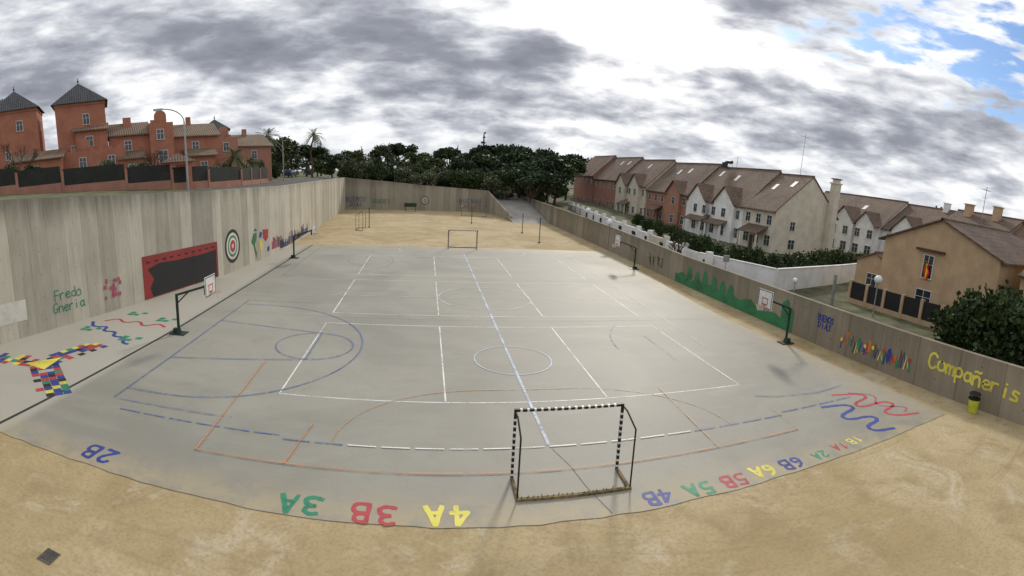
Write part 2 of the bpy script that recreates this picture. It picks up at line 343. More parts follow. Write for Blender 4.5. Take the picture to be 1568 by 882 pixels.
GL={'1':[[(.1,.75),(.3,1)],[(.3,1),(.3,0)]],'2':[[(.05,.8),(.15,.97),(.42,1),(.57,.78),(.45,.5),(.05,.02)],[(.05,.02),(.6,0)]],
'3':[[(.05,.9),(.3,1),(.54,.85),(.48,.6),(.22,.52)],[(.22,.52),(.57,.45),(.62,.15),(.35,0),(.03,.08)]],'4':[[(.42,0),(.45,1)],[(.43,1),(.02,.36)],[(.02,.36),(.62,.36)]],
'5':[[(.55,1),(.12,1)],[(.12,1),(.08,.58)],[(.08,.58),(.45,.62),(.6,.3),(.4,.02),(.03,.05)]],'6':[[(.5,1),(.2,.8),(.03,.35),(.15,.02),(.48,.02),(.6,.28),(.4,.5)],[(.4,.48),(.08,.38)]],
'A':[[(0,0),(.29,1)],[(.29,1),(.6,0)],[(.12,.36),(.48,.36)]],'B':[[(.05,0),(.05,1)],[(.05,1),(.5,.98),(.5,.58),(.08,.54)],[(.08,.52),(.62,.5),(.6,.0),(.05,0)]],
'C':[[(.57,.85),(.35,1.05),(.0,.85),(.0,.15),(.35,-.05),(.58,.18)]],'o':[[(.28,.6),(.0,.5),(.02,.05),(.3,0),(.55,.1),(.52,.55),(.26,.6)]],'m':[[(0,.58),(.02,0)],[(.02,.4),(.15,.62),(.28,.5),(.28,0)],[(.28,.4),(.42,.62),(.56,.5),(.56,0)]],
'p':[[(.02,.6),(.02,-.35)],[(.02,.5),(.3,.65),(.56,.4),(.4,.02),(.03,.08)]],'a':[[(.5,.5),(.25,.64),(.0,.35),(.15,0),(.48,.12)],[(.5,.6),(.5,.08),(.62,0)]],'n':[[(0,.58),(.02,0)],[(.02,.38),(.2,.62),(.48,.55),(.5,0)]],'~':[[(.05,.8),(.2,.9),(.35,.78),(.5,.88)]],
'e':[[(.05,.3),(.5,.34),(.45,.6),(.12,.6),(.0,.25),(.2,-.02),(.52,.08)]],'r':[[(0,.58),(.02,0)],[(.02,.35),(.18,.6),(.42,.58)]],'i':[[(.25,.55),(.25,0)],[(.25,.8),(.26,.84)]],'s':[[(.5,.55),(.15,.62),(.05,.42),(.48,.22),(.4,0),(.0,.04)]],'d':[[(.5,1),(.5,0)],[(.48,.5),(.2,.62),(.0,.3),(.2,0),(.48,.12)]],
'E':[[(.5,1),(.05,1)],[(.05,1),(.05,0)],[(.05,0),(.5,0)],[(.05,.5),(.42,.5)]],'U':[[(.05,1),(.05,.2),(.3,-.05),(.52,.2),(.52,1)]],'N':[[(.05,0),(.05,1)],[(.05,1),(.5,0)],[(.5,0),(.52,1)]],'O':[[(.28,1),(.0,.8),(.0,.2),(.28,0),(.56,.2),(.56,.8),(.26,1)]],'S':[[(.52,.85),(.25,1.03),(.05,.75),(.5,.4),(.35,0),(.02,.1)]],
'D':[[(.05,0),(.05,1)],[(.05,1),(.5,.9),(.58,.3),(.05,0)]],'I':[[(.25,0),(.25,1)]],'F':[[(.52,1),(.05,1)],[(.05,1),(.05,0)],[(.05,.55),(.4,.55)]],'G':[[(.55,.85),(.3,1.03),(.0,.7),(.05,.1),(.4,0),(.56,.4),(.3,.42)]],'R':[[(.05,0),(.05,1)],[(.05,1),(.55,.9),(.45,.5),(.08,.5)],[(.2,.5),(.55,0)]],'T':[[(0,1),(.56,1)],[(.28,1),(.28,0)]]}
def paint_text(name,txt,h,sw,mats,O,Rt,Up,N,adv=.78,center=True,jit=.04,base=.004,slope=0):
    b=MB(); O=Vector(O); W=(len(txt)-.25)*adv*h; k=0; xo=-W/2 if center else 0
    ch=0
    for c in txt:
        if c=='~': ch-=1
        jx=random.uniform(-jit,jit)*h*.6; jy=random.uniform(-jit,jit)*h; ro=random.uniform(-.08,.08)
        for stt in GL[c]:
            pts=chaikin([(xo+ch*adv*h+jx+(p[0]-ro*(p[1]-.5))*h,(p[1]-.5+ro*p[0])*h+jy+slope*ch*adv*h) for p in stt],2)
            ribbon(b,pts,sw*random.uniform(.88,1.12),mats,O,Rt,Up,N,base+k*.0006,ext=.35); k+=1
        ch+=1
    return b.build(name)
lab=[('2B',-12.9,-5.75,BLU),('3A',-6.75,-6.02,GRN),('3B',-4.95,-6.08,RED),('4A',-3.2,-6.05,YEL),('4B',2.2,-6.1,BLU),('5A',3.45,-6.12,GRN),('5B',4.6,-6.1,RED),('6A',5.7,-6.05,YEL),('6B',6.8,-6.08,BLU),('2A',8.05,-6.08,GRN),('1A',9.05,-6.0,RED),('1B',9.9,-5.9,YEL)]
for t_,x,y,m in lab:
    hh=.66 if x<0 else (.52 if x<7 else .38)
    ang=random.uniform(-.08,.08); R_=Vector((-cos(ang),-sin(ang),0)); U_=Vector((sin(ang),-cos(ang),0))
    paint_text('painted_class_label',t_,hh,.13 if x<0 else (.10 if x<7 else .07),m,(x,y,0),R_,U_,EZ,adv=.92 if x<0 else .86,jit=.06)
def snake(name,pts,w,m):
    b=MB(); ribbon(b,chaikin(pts,3),w,m,O0,EX,EY,EZ,.005); return b.build(name)
snake('painted_snake',[(-21.9,6.1),(-21.3,5.2),(-20.4,5.6),(-20.3,4.7),(-19.4,4.9),(-19.2,4.1),(-18.4,4.2),(-18.1,3.4),(-17.7,3.3)],.2,BLU)
snake('painted_snake',[(-21.3,6.5),(-20.7,7.2),(-20.0,6.4),(-19.2,7.1),(-18.6,6.1),(-17.9,6.9),(-17.3,6.4)],.18,RED)
snake('painted_snake',[(12.3,-2.4),(13.6,-2.8),(13.7,-3.3),(12.4,-3.5),(12.5,-4.0),(14.0,-3.9),(14.2,-4.5),(12.9,-4.7),(13.2,-5.3),(14.3,-5.6)],.15,RED)
snake('painted_snake',[(10.9,-3.2),(12.1,-3.4),(12.2,-3.9),(11.0,-4.1),(11.0,-4.6),(12.2,-4.7),(12.2,-5.2),(11.2,-5.3),(11.2,-5.8),(12.1,-6.0)],.18,BLU)
snake('painted_snake',[(13.2,-2.5),(14.3,-3.3),(13.1,-4.1),(14.5,-4.9),(13.9,-5.2)],.1,PNK)
b=MB()
for (x,y) in [(-20.3,8.4),(-17.9,7.7),(-18.1,4.1),(-21.2,4.9)]:
    for i in range(3):
        for j in range(2):
            if (i+j)%3!=2: b.quad((x+i*.4-.5,y+j*.4-.4,.007),(x+i*.4-.15,y+j*.4-.4,.007),(x+i*.4-.15,y+j*.4-.06,.007),(x+i*.4-.5,y+j*.4-.06,.007),GRN)
b.build('painted_green_tiles')
b=MB(); C0=Vector((-20.0,-.4)); cols=[RED,BLK,GRN,BLU,YEL,RED,BLU]
for ai,e in enumerate([(-23.2,-1.0),(-19.0,3.0),(-16.9,-3.1)]):
    d=Vector(e)-C0; Ld=d.length; d.normalize(); nn=Vector((-d.y,d.x)); ts=.34; k=int(Ld/ts)
    for i in range(1,k):
        for j in range(-2,2):
            if random.random()<.08 or (j==-2 and random.random()<.5): continue
            a=C0+d*(i*ts)+nn*(j*ts); z=.005+ai*.002
            q=[a+d*.01+nn*.01,a+d*(ts-.01)+nn*.01,a+d*(ts-.01)+nn*(ts-.01),a+d*.01+nn*(ts-.01)]
            b.quad(*[(v.x+random.uniform(-.009,.009),v.y+random.uniform(-.009,.009),z) for v in q],random.choice(cols))
b.add([(-20.7,-.9,.012),(-19.3,-1.1,.012),(-19.6,.5,.012)],[(0,1,2)],YEL)
b.build('painted_colour_mosaic')
def LWp(y,z,lift):
    x=XL(y); d=Vector((XL(y+.5)-XL(y-.5),1,0)).normalized(); n=Vector((d.y,-d.x,0)); return Vector((x,y,z))+n*lift,d,n
def wq(b,pts,m,lift):
    vs=[LWp(y,z,lift)[0] for y,z in pts]; b.add(vs,[tuple(range(len(vs)))],m)
b=MB(); wq(b,[(11.3,.04),(19.25,.1),(19.25,2.85),(11.3,2.95)],REDW,.012)
wq(b,[(12.1,.1),(19.05,.15),(19.05,2.25),(17.0,2.15),(14.5,2.2),(12.9,2.3),(11.75,2.05),(12.3,1.3),(11.9,.75)],MBLK,.018)
for i in range(10): wq(b,[(11.6+i*.76,2.55),(11.6+i*.76+.5,2.55),(11.6+i*.76+.25,2.4)],BLK,.016)
b.build('stage_curtain_mural')
def target(name,O,Rt,Up,N,R):
    b=MB(); O=Vector(O)
    for i,(r,m) in enumerate([(1,MBLK),(.8,WHT),(.64,GRNM),(.5,WHT),(.36,RED),(.14,WHT)]):
        vs=[O+Rt*(R*r*cos(2*pi*k/40))+Up*(R*r*sin(2*pi*k/40))+N*(.012+.003*i) for k in range(40)]; b.add(vs,[tuple(range(40))],m)
    b.build(name)
p,d,n=LWp(21.9,2.1,0); target('target_mural',p,d,EZ,n,1.38)
target('target_mural',(-4.1,88,2.0),EX,EZ,Vector((0,-1,0)),.85)
p,d,n=LWp(5.3,1.85,0); paint_text('wall_lettering','Fredo',.6,.07,GRN,p,d,EZ,n,base=.012,adv=.66)
p,d,n=LWp(5.3,1.15,0); paint_text('wall_lettering','Gneria',.58,.07,GRN,p,d,EZ,n,base=.012,adv=.66)
b=MB()
for i in range(16):
    y=8.0+random.random()*1.3; z=.9+random.random()*1.1; w=.12+random.random()*.2
    wq(b,[(y-w/2,z-.1),(y+w/2,z-.16),(y+w/2,z+.12),(y-w/2,z+.1)],PNK,.012+i*.001)
b.build('faded_pink_graffiti')
b=MB(); wq(b,[(-4.,1.0),(2.5,.95),(2.5,2.1),(-4.,2.2)],WHT,.01); b.build('white_painted_panel')
b=MB()
wm=[([(25.6,1.9),(26.3,2.6),(27.3,2.6),(27.2,2.1),(26.6,1.5),(26.9,1.1),(27.2,.7),(26.9,.2),(26.5,.9),(26.2,1.5)],GRNM),([(27.9,2.1),(28.3,2.6),(29.0,2.4),(28.6,2.0)],BLU),([(27.9,1.8),(28.7,1.8),(28.9,1.2),(28.4,.5),(28.1,1.2)],YEL),([(29.1,2.7),(31.0,2.6),(30.8,1.8),(30.0,1.5),(29.2,1.9)],RED),([(30.4,.9),(31.2,1.0),(31.1,.5),(30.4,.5)],BLU),([(26.3,2.8),(27.0,3.0),(27.4,2.75)],BLU)]
for i,(pts,m) in enumerate(wm): wq(b,[(25.6+(y-25.6)*.75,z) for y,z in pts],m,.012+i*.002)
b.build('world_map_mural')
b=MB()
for i in range(22):
    y=33+i*.62+random.uniform(-.2,.2); h=random.uniform(.8,1.5)
    wq(b,[(y-.3,.25),(y-.35,h*.7),(y-.12,h*.8),(y-.14,h*1.02),(y,h*1.12),(y+.14,h*1.02),(y+.12,h*.8),(y+.35,h*.7),(y+.3,.25)],random.choice([MBLK,MBLK,MBLK,MBLK,BRN,BLU]),.012+i*.001)
b.build('silhouette_mural')
b=MB()
for i in range(7):
    y=30.5+i*.33; wq(b,[(y-.12,.5),(y+.12,.5),(y+.15,1.2+.5*abs(sin(i*2))),(y-.1,1.3+.4*abs(sin(i*2)))],[RED,BLU,RED,PNK][i%4],.012+i*.001)
b.build('red_graffiti')
NB=Vector((0,-1,0))
paint_text('wall_lettering','BUENOS',.9,.13,BLW,(-18.2,88,2.1),EX,EZ,NB,base=.012); paint_text('wall_lettering','DIAS',.8,.13,BLW,(-18.2,88,1.0),EX,EZ,NB,base=.012)
paint_text('wall_lettering','GRADES',.8,.12,GRNM,(-13.0,88,1.7),EX,EZ,NB,base=.012)
paint_text('wall_lettering','BUENAS',.85,.12,BLW,(5.2,88,2.1),EX,EZ,NB,base=.012,adv=.95); paint_text('wall_lettering','TARDES',.8,.12,PKW,(5.2,88,1.0),EX,EZ,NB,base=.012,adv=.95)
NR=Vector((-1,0,0)); RR=Vector((0,-1,0))
def rq(b,pts,m,lift): b.add([(XR-lift,y,z) for y,z in pts],[tuple(range(len(pts)))],m)
b=MB(); ln=[]; y=22.
while y>6.1: ln.append((y,.35+.35*abs(sin(y*1.3))+.25*abs(sin(y*.61+1))+random.uniform(0,.15))); y-=.35
for (a,z1),(c,z2) in zip(ln,ln[1:]): rq(b,[(a,.02),(a,z1),(c,z2),(c,.02)],GRNM,.012)
for i,y in enumerate((19.5,18.2,17.0,15.6,14.4,13.3)):
    h=1.3+random.random()*.5
    rq(b,[(y+.35,.5),(y+.45,1.0),(y+.3,h),(y,h+.2),(y-.3,h-.05),(y-.4,1.0),(y-.25,.5)],GRNM,.016+i*.002)
rq(b,[(7.4,.05),(7.4,1.7),(6.9,2.0),(6.6,1.6),(6.2,1.4),(6.2,.05)],GRNM,.03)
b.build('green_landscape_mural')
paint_text('wall_lettering','BUENOS',.34,.07,BLU,(XR,3.45,1.65),RR,EZ,NR,base=.012,adv=.66); paint_text('wall_lettering','DIAS',.36,.08,BLU,(XR,3.45,1.22),RR,EZ,NR,base=.012,adv=.8)
b=MB(); y=2.1; i=0
while y>-2.7:
    w=random.uniform(.16,.32); h=random.uniform(.4,.9); z=random.uniform(.35,.75); m=[BLU,RED,ORG,GRN,BRN,BLU,YEL,GRN,BLU][i%9]
    k=random.random()
    if k<.35: rq(b,[(y,z),(y,z+h*.8),(y-w*.5,z+h),(y-w*.8,z+h*.75),(y-w*.8,z)],m,.012+.0006*i)
    elif k<.7: ribbon(b,[(-y,z),(-y+w*.4,z+h),(-y+w,z+.1)],.08,m,Vector((XR,0,0)),RR,EZ,NR,.012+.0006*i)
    else:
        ribbon(b,[(-y+w/2,z),(-y+w/2,z+h*.7)],.08,m,Vector((XR,0,0)),RR,EZ,NR,.012+.0006*i); vs=[Vector((XR-.0125-.0006*i,y-w/2+.11*cos(a*pi/5),z+h*.8+.11*sin(a*pi/5))) for a in range(10)]; b.add(vs,[tuple(range(10))],[YEL,RED,ORG][i%3])
    y-=w*.75; i+=1
b.build('colourful_figures_mural')
paint_text('wall_lettering','Compan~eris',.74,.12,YEL,(XR,-3.95,1.55),RR,EZ,NR,base=.012,adv=.68,center=False,slope=-.05)
b=MB()
for y in (27.4,26.6,25.6,24.9):
    for k in range(3): ribbon(b,[(-y+random.uniform(-.3,.3),random.uniform(.3,1.6)) for _ in range(3)],.08,MBLK,Vector((XR,0,0)),RR,EZ,NR,.012+k*.002)
b.build('black_figure_mural')
# ---------------------------------------------------------------- goals
def goal(name,x,y,rz,w=3.,h=2.,dp=.95,mat=MBLKM,mb=None):
    e=empty(name,(x,y,0),rz); b=MB(); c=.035; hw=w/2
    for sx in(-1,1): b.box(sx*hw-c,sx*hw+c,-c,c,0,h,mat)
    b.box(-hw+c,hw-c,-c+.001,c-.001,h-2*c,h-.001,mat); b.build('front_frame',e)
    b=MB(); n=10
    for i in range(n):
        z=.1+i*(h-.25)/n
        for sx in(-1,1): b.box(sx*hw-c-.003,sx*hw+c+.003,-c-.003,c+.003,z,z+.06,MWHM)
    n=15
    for i in range(n):
        xx=-hw+.12+i*(w-.2)/n; b.box(xx,xx+.06,-c-.002,c+.002,h-2*c-.002,h+.002,MWHM)
    b.build('white_bands',e)
    b=MB(); r=.024
    for sx in(-1,1):
        X=sx*hw
        b.tube([(X,-c,h-.06),(X,-dp*.35,h-.06),(X+sx*.02,-dp,h-.3),(X+sx*.02,-dp,.03)],r,mat)
    b.build('rear_supports',e)
    b=MB()
    b.box(-hw-.05,hw+.05,-dp-.05,-dp+.03,0.0,.07,mb or MRUST)
    for sx in(-1,1): b.box(sx*hw-.04,sx*hw+.04,-dp+.032,-c-.01,0.0,.06,mb or MRUST)
    b.build('base_frame',e)
    b=MB()
    for i in range(22):
        xx=-hw+.1+i*(w-.2)/21; b.cyl((xx,-dp,.06),(xx+random.uniform(-.06,.06),-dp+random.uniform(-.03,.05),.09+random.random()*.05),.01,mat,n=5)
    b.build('net_hooks',e)
goal('football_goal',.1,-4.6,0); goal('football_goal',0.1,36.4,pi)
goal('football_goal',5.0,78,0,mat=MMET,w=4.6,h=2.0); goal('football_goal',-12.2,52.5,-pi/2,mat=MMET,h=2.4,w=3.2)
def hoop(x,y,side,ph=2.1):
    e=empty('basketball_hoop',(x,y,0),0 if side<0 else pi)
    b=MB(); b.box(-.42,.42,-.3,.3,0,.05,MMET); b.cyl((0,0,.05),(0,0,.3),.17,MMET,.1,n=12); b.cyl((0,0,.05),(0,0,ph),.075,MMET,n=14)
    b.box(-.28,.0,-.09,.09,.051,.28,MMET); b.build('post',e)
    b=MB(); b.cyl((0,0,ph-.05),(1.75,0,ph+.5),.06,MMET,n=12); b.cyl((0,0,ph-.5),(.7,0,ph+.15),.035,MMET,n=8); b.cyl((1.75,0,ph+.5),(1.75,0,ph+.1),.05,MMET,n=8)
    b.box(1.7,1.88,-.3,.3,ph+.1,ph+.6,MMET); b.build('arm',e)
    b=MB(); b.box(1.9,1.94,-.62,.62,ph+.02,ph+1.02,MWHM); b.build('backboard',e)
    b=MB(); X=1.943
    def fr(y0,y1,z0,z1,t,m):
        b.box(X,X+.004,y0,y1,z0,z0+t,m); b.box(X,X+.004,y0,y1,z1-t,z1,m); b.box(X,X+.004,y0,y0+t,z0+t,z1-t,m); b.box(X,X+.004,y1-t,y1,z0+t,z1-t,m)
    fr(-.6,.6,ph+.04,ph+1.0,.04,BLK); fr(-.26,.26,ph+.22,ph+.6,.05,RED); b.build('board_markings',e)
    b=MB(); pts=[(2.2+.225*cos(a),.225*sin(a),ph+.2) for a in [2*pi*i/20 for i in range(21)]]; b.tube(pts,.014,ORG,6)
    b.box(1.948,1.99,-.06,.06,ph+.14,ph+.24,ORG); b.build('rim',e)
    b=MB()
    for i in range(12):
        a=2*pi*i/12; c=2*pi*(i+.5)/12
        b.cyl((2.2+.22*cos(a),.22*sin(a),ph+.2),(2.2+.14*cos(c),.14*sin(c),ph-.1),.006,MWHM,n=4,caps=False); b.cyl((2.2+.22*cos(a),.22*sin(a),ph+.2),(2.2+.14*cos(c-.52),.14*sin(c-.52),ph-.1),.006,MWHM,n=4,caps=False)
    b.build('net',e)
hoop(-16.0,5.6,-1); hoop(-15.9,28.7,-1); hoop(15.4,4.6,1); hoop(15.5,27.2,1)
for x,y,h in((9.5,52.9,2.7),(9.8,43.2,3.0),(-11.8,55,2.7),(3.4,64,2.5)):
    b=MB(); b.cyl((x,y,0),(x,y,h),.05,MMET,n=10); b.cyl((x,y,-.01),(x,y,.12),.14,MMET,n=12); b.cyl((x,y,h),(x,y,h+.03),.07,MMET); b.build('volleyball_post')
b=MB()
for sx in(-1.,1.): b.box(-6.9+sx-.05,-6.9+sx+.05,84.1,84.5,0,1.58,MMET)
b.box(-8.1,-5.7,84.0,84.06,.9,1.58,MMET); b.box(-8.1,-5.7,84.07,84.6,1.59,1.65,MMET); b.build('team_shelter')
e=empty('litter_bin',(16.6,-7.0,0)); LIME=basic('lime_plastic',(.50,.52,.05),.5,.15,5,.05)
b=MB(); b.cyl((0,0,.0),(0,0,.62),.2,LIME,.26,n=20); b.build('body',e); b=MB(); b.cyl((0,0,.62),(0,0,.68),.28,MBLKM,.28,n=20); b.cyl((0,0,.86),(0,0,.93),.28,MBLKM,.22,n=20)
for a in range(4): b.cyl((.24*cos(a*pi/2),.24*sin(a*pi/2),.66),(.24*cos(a*pi/2),.24*sin(a*pi/2),.88),.02,MBLKM,n=6)
b.build('lid',e)
e=empty('drain_grate',(-11.3,-9.8,-.01)); e.scale=(.62,.62,1); MGR=basic('grate_iron',(.13,.12,.10),.7,.3,9,.1); b=MB()
b.box(-.3,.3,-.3,-.26,0,.02,MGR); b.box(-.3,.3,.26,.3,0,.02,MGR); b.box(-.3,-.26,-.26,.26,0,.02,MGR); b.box(.26,.3,-.26,.26,0,.02,MGR)
for i in range(7): b.box(-.235+i*.07,-.205+i*.07,-.26,.26,.002,.016,MGR)
b.build('grate_bars',e); b=MB(); b.quad((-.26,-.26,.001),(.26,-.26,.001),(.26,.26,.001),(-.26,.26,.001),BLK); b.build('pit_shade_sheet',e)  # shade inside the drain drawn as a flat black quad below the bars
# ---------------------------------------------------------------- houses
def win(bg,bf,x,z,w,h,y=0,bars=1):
    bg.box(x-w/2,x+w/2,y-.015,y+.05,z,z+h,MGL); t=.07
    bf.box(x-w/2-t,x+w/2+t,y-.06,y+.02,z+h,z+h+t,MFRM); bf.box(x-w/2-t-.05,x+w/2+t+.05,y-.12,y+.02,z-t,z,MFRM)
    bf.box(x-w/2-t,x-w/2,y-.06,y+.02,z,z+h,MFRM); bf.box(x+w/2,x+w/2+t,y-.06,y+.02,z,z+h,MFRM)
    for i in range(1,bars+1): xx=x-w/2+w*i/(bars+1); bf.box(xx-.025,xx+.025,y-.04,y+.01,z,z+h,MFRM)
    bf.box(x-w/2,x+w/2,y-.035,y+.01,z+h*.6,z+h*.6+.04,MFRM)
def slab_roof(b,p,th,m):
    b.add([tuple(q) for q in p]+[(q[0],q[1],q[2]-th) for q in p],[(0,1,2,3),(7,6,5,4),(0,4,5,1),(1,5,6,2),(2,6,7,3),(3,7,4,0)],m)
def gable_house(name,loc,rz,w,d,h,rh,wm,rm,wins=(),fg=(),porch=(),sky=(),doors=(),chim=(),endwins=(),ov=.4,ridge=.5):
    e=empty(name,loc,rz); yr=d*ridge; b=MB()
    b.add([(0,0,0),(w,0,0),(w,d,0),(0,d,0),(0,0,h),(w,0,h),(w,d,h),(0,d,h),(0,yr,h+rh),(w,yr,h+rh)],[(0,1,5,4),(2,3,7,6),(1,2,6,9,5),(3,0,4,8,7)],wm)
    for (x,gw,gh) in fg:
        b.add([(x-gw/2,-.7,0),(x+gw/2,-.7,0),(x+gw/2,-.7,h),(x,-.7,h+gh),(x-gw/2,-.7,h),(x-gw/2,.0,0),(x+gw/2,.0,0),(x+gw/2,.0,h),(x-gw/2,.0,h)],[(0,1,2,3,4),(5,0,4,8),(1,6,7,2)],wm)
    for (x,y,cw,z1) in chim:
        b.box(x-cw/2,x+cw/2,y-cw/2,y+cw/2,h*.8,z1,wm); b.box(x-cw/2-.1,x+cw/2+.1,y-cw/2-.1,y+cw/2+.1,z1,z1+.12,wm)
    b.build('walls',e)
    b=MB(); s1=rh/yr; s2=rh/(d-yr)
    slab_roof(b,[(-ov*.5,-ov,h-ov*s1+.12),(w+ov*.5,-ov,h-ov*s1+.12),(w+ov*.5,yr,h+rh+.12),(-ov*.5,yr,h+rh+.12)],.14,rm)
    slab_roof(b,[(-ov*.5,yr+.002,h+rh+.118),(w+ov*.5,yr+.002,h+rh+.118),(w+ov*.5,d+ov,h-ov*s2+.12),(-ov*.5,d+ov,h-ov*s2+.12)],.14,rm)
    b.cyl((-ov*.5,yr,h+rh+.12),(w+ov*.5,yr,h+rh+.12),.13,rm,n=8)
    for (x,gw,gh) in fg:
        yb=gh/s1+.1; k=gh/(gw/2)
        for sx in(-1,1):
            P=[(x,-1.05,h+gh+.16),(x+sx*(gw/2+.35),-1.05,h-.35*k+.16),(x+sx*(gw/2+.35),.35,h-.35*k+.16),(x,yb,h+gh+.16)]
            if sx<0: P=P[::-1]
            slab_roof(b,P,.14,rm)
    for (x,pw,z) in porch:
        slab_roof(b,[(x-pw/2,-2.1,z),(x+pw/2,-2.1,z),(x+pw/2,-.02,z+1.1),(x-pw/2,-.02,z+1.1)],.14,rm)
    b.build('roof',e)
    bg=MB(); bf=MB()
    for wdw in wins:
        x,z,ww,wh=wdw[:4]; yy=0
        for (gx_,gw,gh) in fg:
            if abs(x-gx_)<gw/2: yy=-.7
        win(bg,bf,x,z,ww,wh,yy)
    for (x,pw,z) in porch:
        for sx in(-1,1): bf.box(x+sx*(pw/2-.2)-.12,x+sx*(pw/2-.2)+.12,-2.0,-1.76,0,z-.1,wm)
    for (x,y0,z0,sw) in sky:
        zz=lambda y:h+s1*y+.13
        bg.add([(x,y0,zz(y0)+.03),(x+sw,y0,zz(y0)+.03),(x+sw,y0+1.,zz(y0+1.)+.03),(x,y0+1.,zz(y0+1.)+.03)],[(0,1,2,3)],MWHM)
    bg.T=bf.T=Matrix.Translation((w,0,0))@Matrix.Rotation(pi/2,4,'Z')
    for (y,z,ww,wh) in endwins: win(bg,bf,y,z,ww,wh,0)
    bg.T=bf.T=Matrix.Identity(4)
    for (x,dz) in doors: bf.box(x-.5,x+.5,-.05,.03,0,2.1,MDOOR)
    bf.cyl((-.1,-ov-.05,h-ov*s1+.0),(w+.1,-ov-.05,h-ov*s1+.0),.06,MDOOR,n=6)
    if bg.v: bg.build('window_glass',e)
    if bf.v: bf.build('window_frames',e)
    return e
R90=-pi/2
def row(name,y0,y1,xf,wm,h,rh,fg=(),porch=(),sky=(),chim=(),rm=MROOF,d=12.5,wn=None,endw=(),z=.2):
    w=y1-y0; n=wn or max(2,int(w/3.2)); wins=[]
    for i in range(n):
        x=(i+.5)*w/n; wins.append((x,h-2.3,1.1,1.35)); wins.append((x,1.0,1.3,1.5))
    return gable_house(name,(xf,y1,z),R90,w,d,h,rh,wm,rm,wins,fg,porch,sky,[(w*.35,0)],chim,endw)
row('terraced_house',41.4,49.5,43,MCREAM,6.4,5.6,porch=[(4.2,5.,2.7)],sky=[(2.0,3.2,0,.8),(5.5,4.,0,.8)],endw=[(3.4,3.6,.9,1.3),(3.6,.8,1.2,1.4)],wn=3)
row('terraced_house',49.6,68.3,43,MWHITE,6.3,6.2,fg=[(4.8,6.,2.6),(13.8,6.,2.6)],porch=[(6.,6.,2.7),(13,5,2.7)],sky=[(9.,3.8,0,.9),(3.,4.4,0,.8)],wn=6)
row('terraced_house',68.4,87.3,43.3,MTERR2,6.9,6.2,fg=[(13.8,5.5,2.2)],porch=[(6,5,2.8)],sky=[(6,3.6,0,.9),(10,4,0,.9)],wn=6)
row('terraced_house',87.4,105.9,43.0,MCREAM,7.5,6.2,fg=[(4.5,5.6,2.4),(13,5.6,2.4)],porch=[(9,5,2.8)],sky=[(9,4,0,.9)],wn=6)
row('terraced_house',106,124.9,43.3,MTERR2,8.3,6.1,sky=[(9,4,0,.9),(14,4,0,.9)],wn=5); row('terraced_house',125,144,43.0,MTERR2,9.,6.,wn=5)
e=empty('chimney_stack',(53.6,40.6,.2)); b=MB(); b.box(-.55,.55,-.5,.75,0,11.6,MCREAM); b.box(-.7,.7,-.65,.9,11.6,11.8,MCREAM); b.box(-.4,.4,-.35,.6,11.8,12.3,MCREAM); b.box(-.6,.6,-.55,.8,12.3,12.45,MROOF); b.build('stack',e)
row('terraced_house',49.,60,64,MWHITE,6.3,4.6,fg=[(5,5,2.4)],wn=4); row('terraced_house',37.5,48.9,62,MWHITE,6.1,4.7,fg=[(3.4,5,2.4),(8.6,4,2.)],wn=4,sky=[(4,3,0,.8)]); row('terraced_house',24,37.4,62.6,MWHITE,6.0,4.5,fg=[(5,5,2.4)],wn=4,chim=[(8,6,.9,11.6)])
row('terraced_house',66,92,66,MCREAM,6.3,4.6,wn=6)
row('terraced_house',0,23.5,78,MOCH,6.0,4.5,wn=6)
gable_house('ochre_house',(44.5,11.9,.2),pi,12.5,11.6,6.0,2.3,MOCH,MROOF,wins=[(6,1,1.2,1.4),(3,3.6,1.,1.2)],endwins=[(5.0,.75,1.5,1.5),(5.0,3.3,.95,1.9)],ov=.6)
e2=empty('spanish_flag',(31.9,6.9,3.2)); b=MB(); vs=[]
for i in range(9):
    for j in range(4): vs.append((-.06*sin(i*1.1+j*.9)-.05,(j-1.5)*.17+.05*sin(i*.9),1.55-i*.17))
FR=basic('flag_red',(.55,.02,.02),.8); FY=basic('flag_yellow',(.75,.5,.02),.8)
for i in range(8):
    for j in range(3): b.add([vs[i*4+j],vs[i*4+j+1],vs[(i+1)*4+j+1],vs[(i+1)*4+j]],[(0,3,2,1)],FY if j==1 else FR)
b.build('cloth',e2); b=MB(); b.cyl((.1,0,1.6),(-.5,0,1.75),.02,MWHM,n=6); b.build('staff',e2)
b=MB(); b.box(31.7,31.98,5.4,8.2,5.75,5.95,MDOOR); b.build('window_awning')
gable_house('ochre_annexe',(44.5,16.6,.2),pi,10.5,4.6,3.3,.9,MOCH,MROOF,endwins=[(2.2,1.,1.2,1.2)])
for (x,y1,w,h,ch) in [(47,17.5,9,7.2,[(2,5,.9,11.0),(6,5,.9,11.2)]),(47.5,8,9,6.9,[(2,5,.9,10.9),(6,4,.9,11.0)]),(47,-1.5,9,6.6,[(3,5,.9,10.6)])]:
    gable_house('tiled_house',(x,y1,.2),R90,w,12,h,2.9,MOCH,MROOF,wins=[(3,4,1.,1.2),(6.5,4,1.,1.2)],chim=ch)
gable_house('tiled_house',(33,-1.2,.2),R90,12,11,5.2,2.2,MOCH,MROOF,wins=[(3,3,1,1.2)],chim=[(4,5,.8,8.6)])
def gwall(name,pts,h,m):
    b=MB()
    for (x0,y0),(x1,y1) in zip(pts,pts[1:]):
        d=Vector((x1-x0,y1-y0)); L=d.length; b.T=Matrix.Translation((x0,y0,H(x0,y0)))@Matrix.Rotation(atan2(d.y,d.x),4,'Z')
        b.box(0.01,L-.01,-.12,.12,-.5,h,m); b.box(0.01,L-.01,-.17,.17,h,h+.07,m)
    b.build(name)
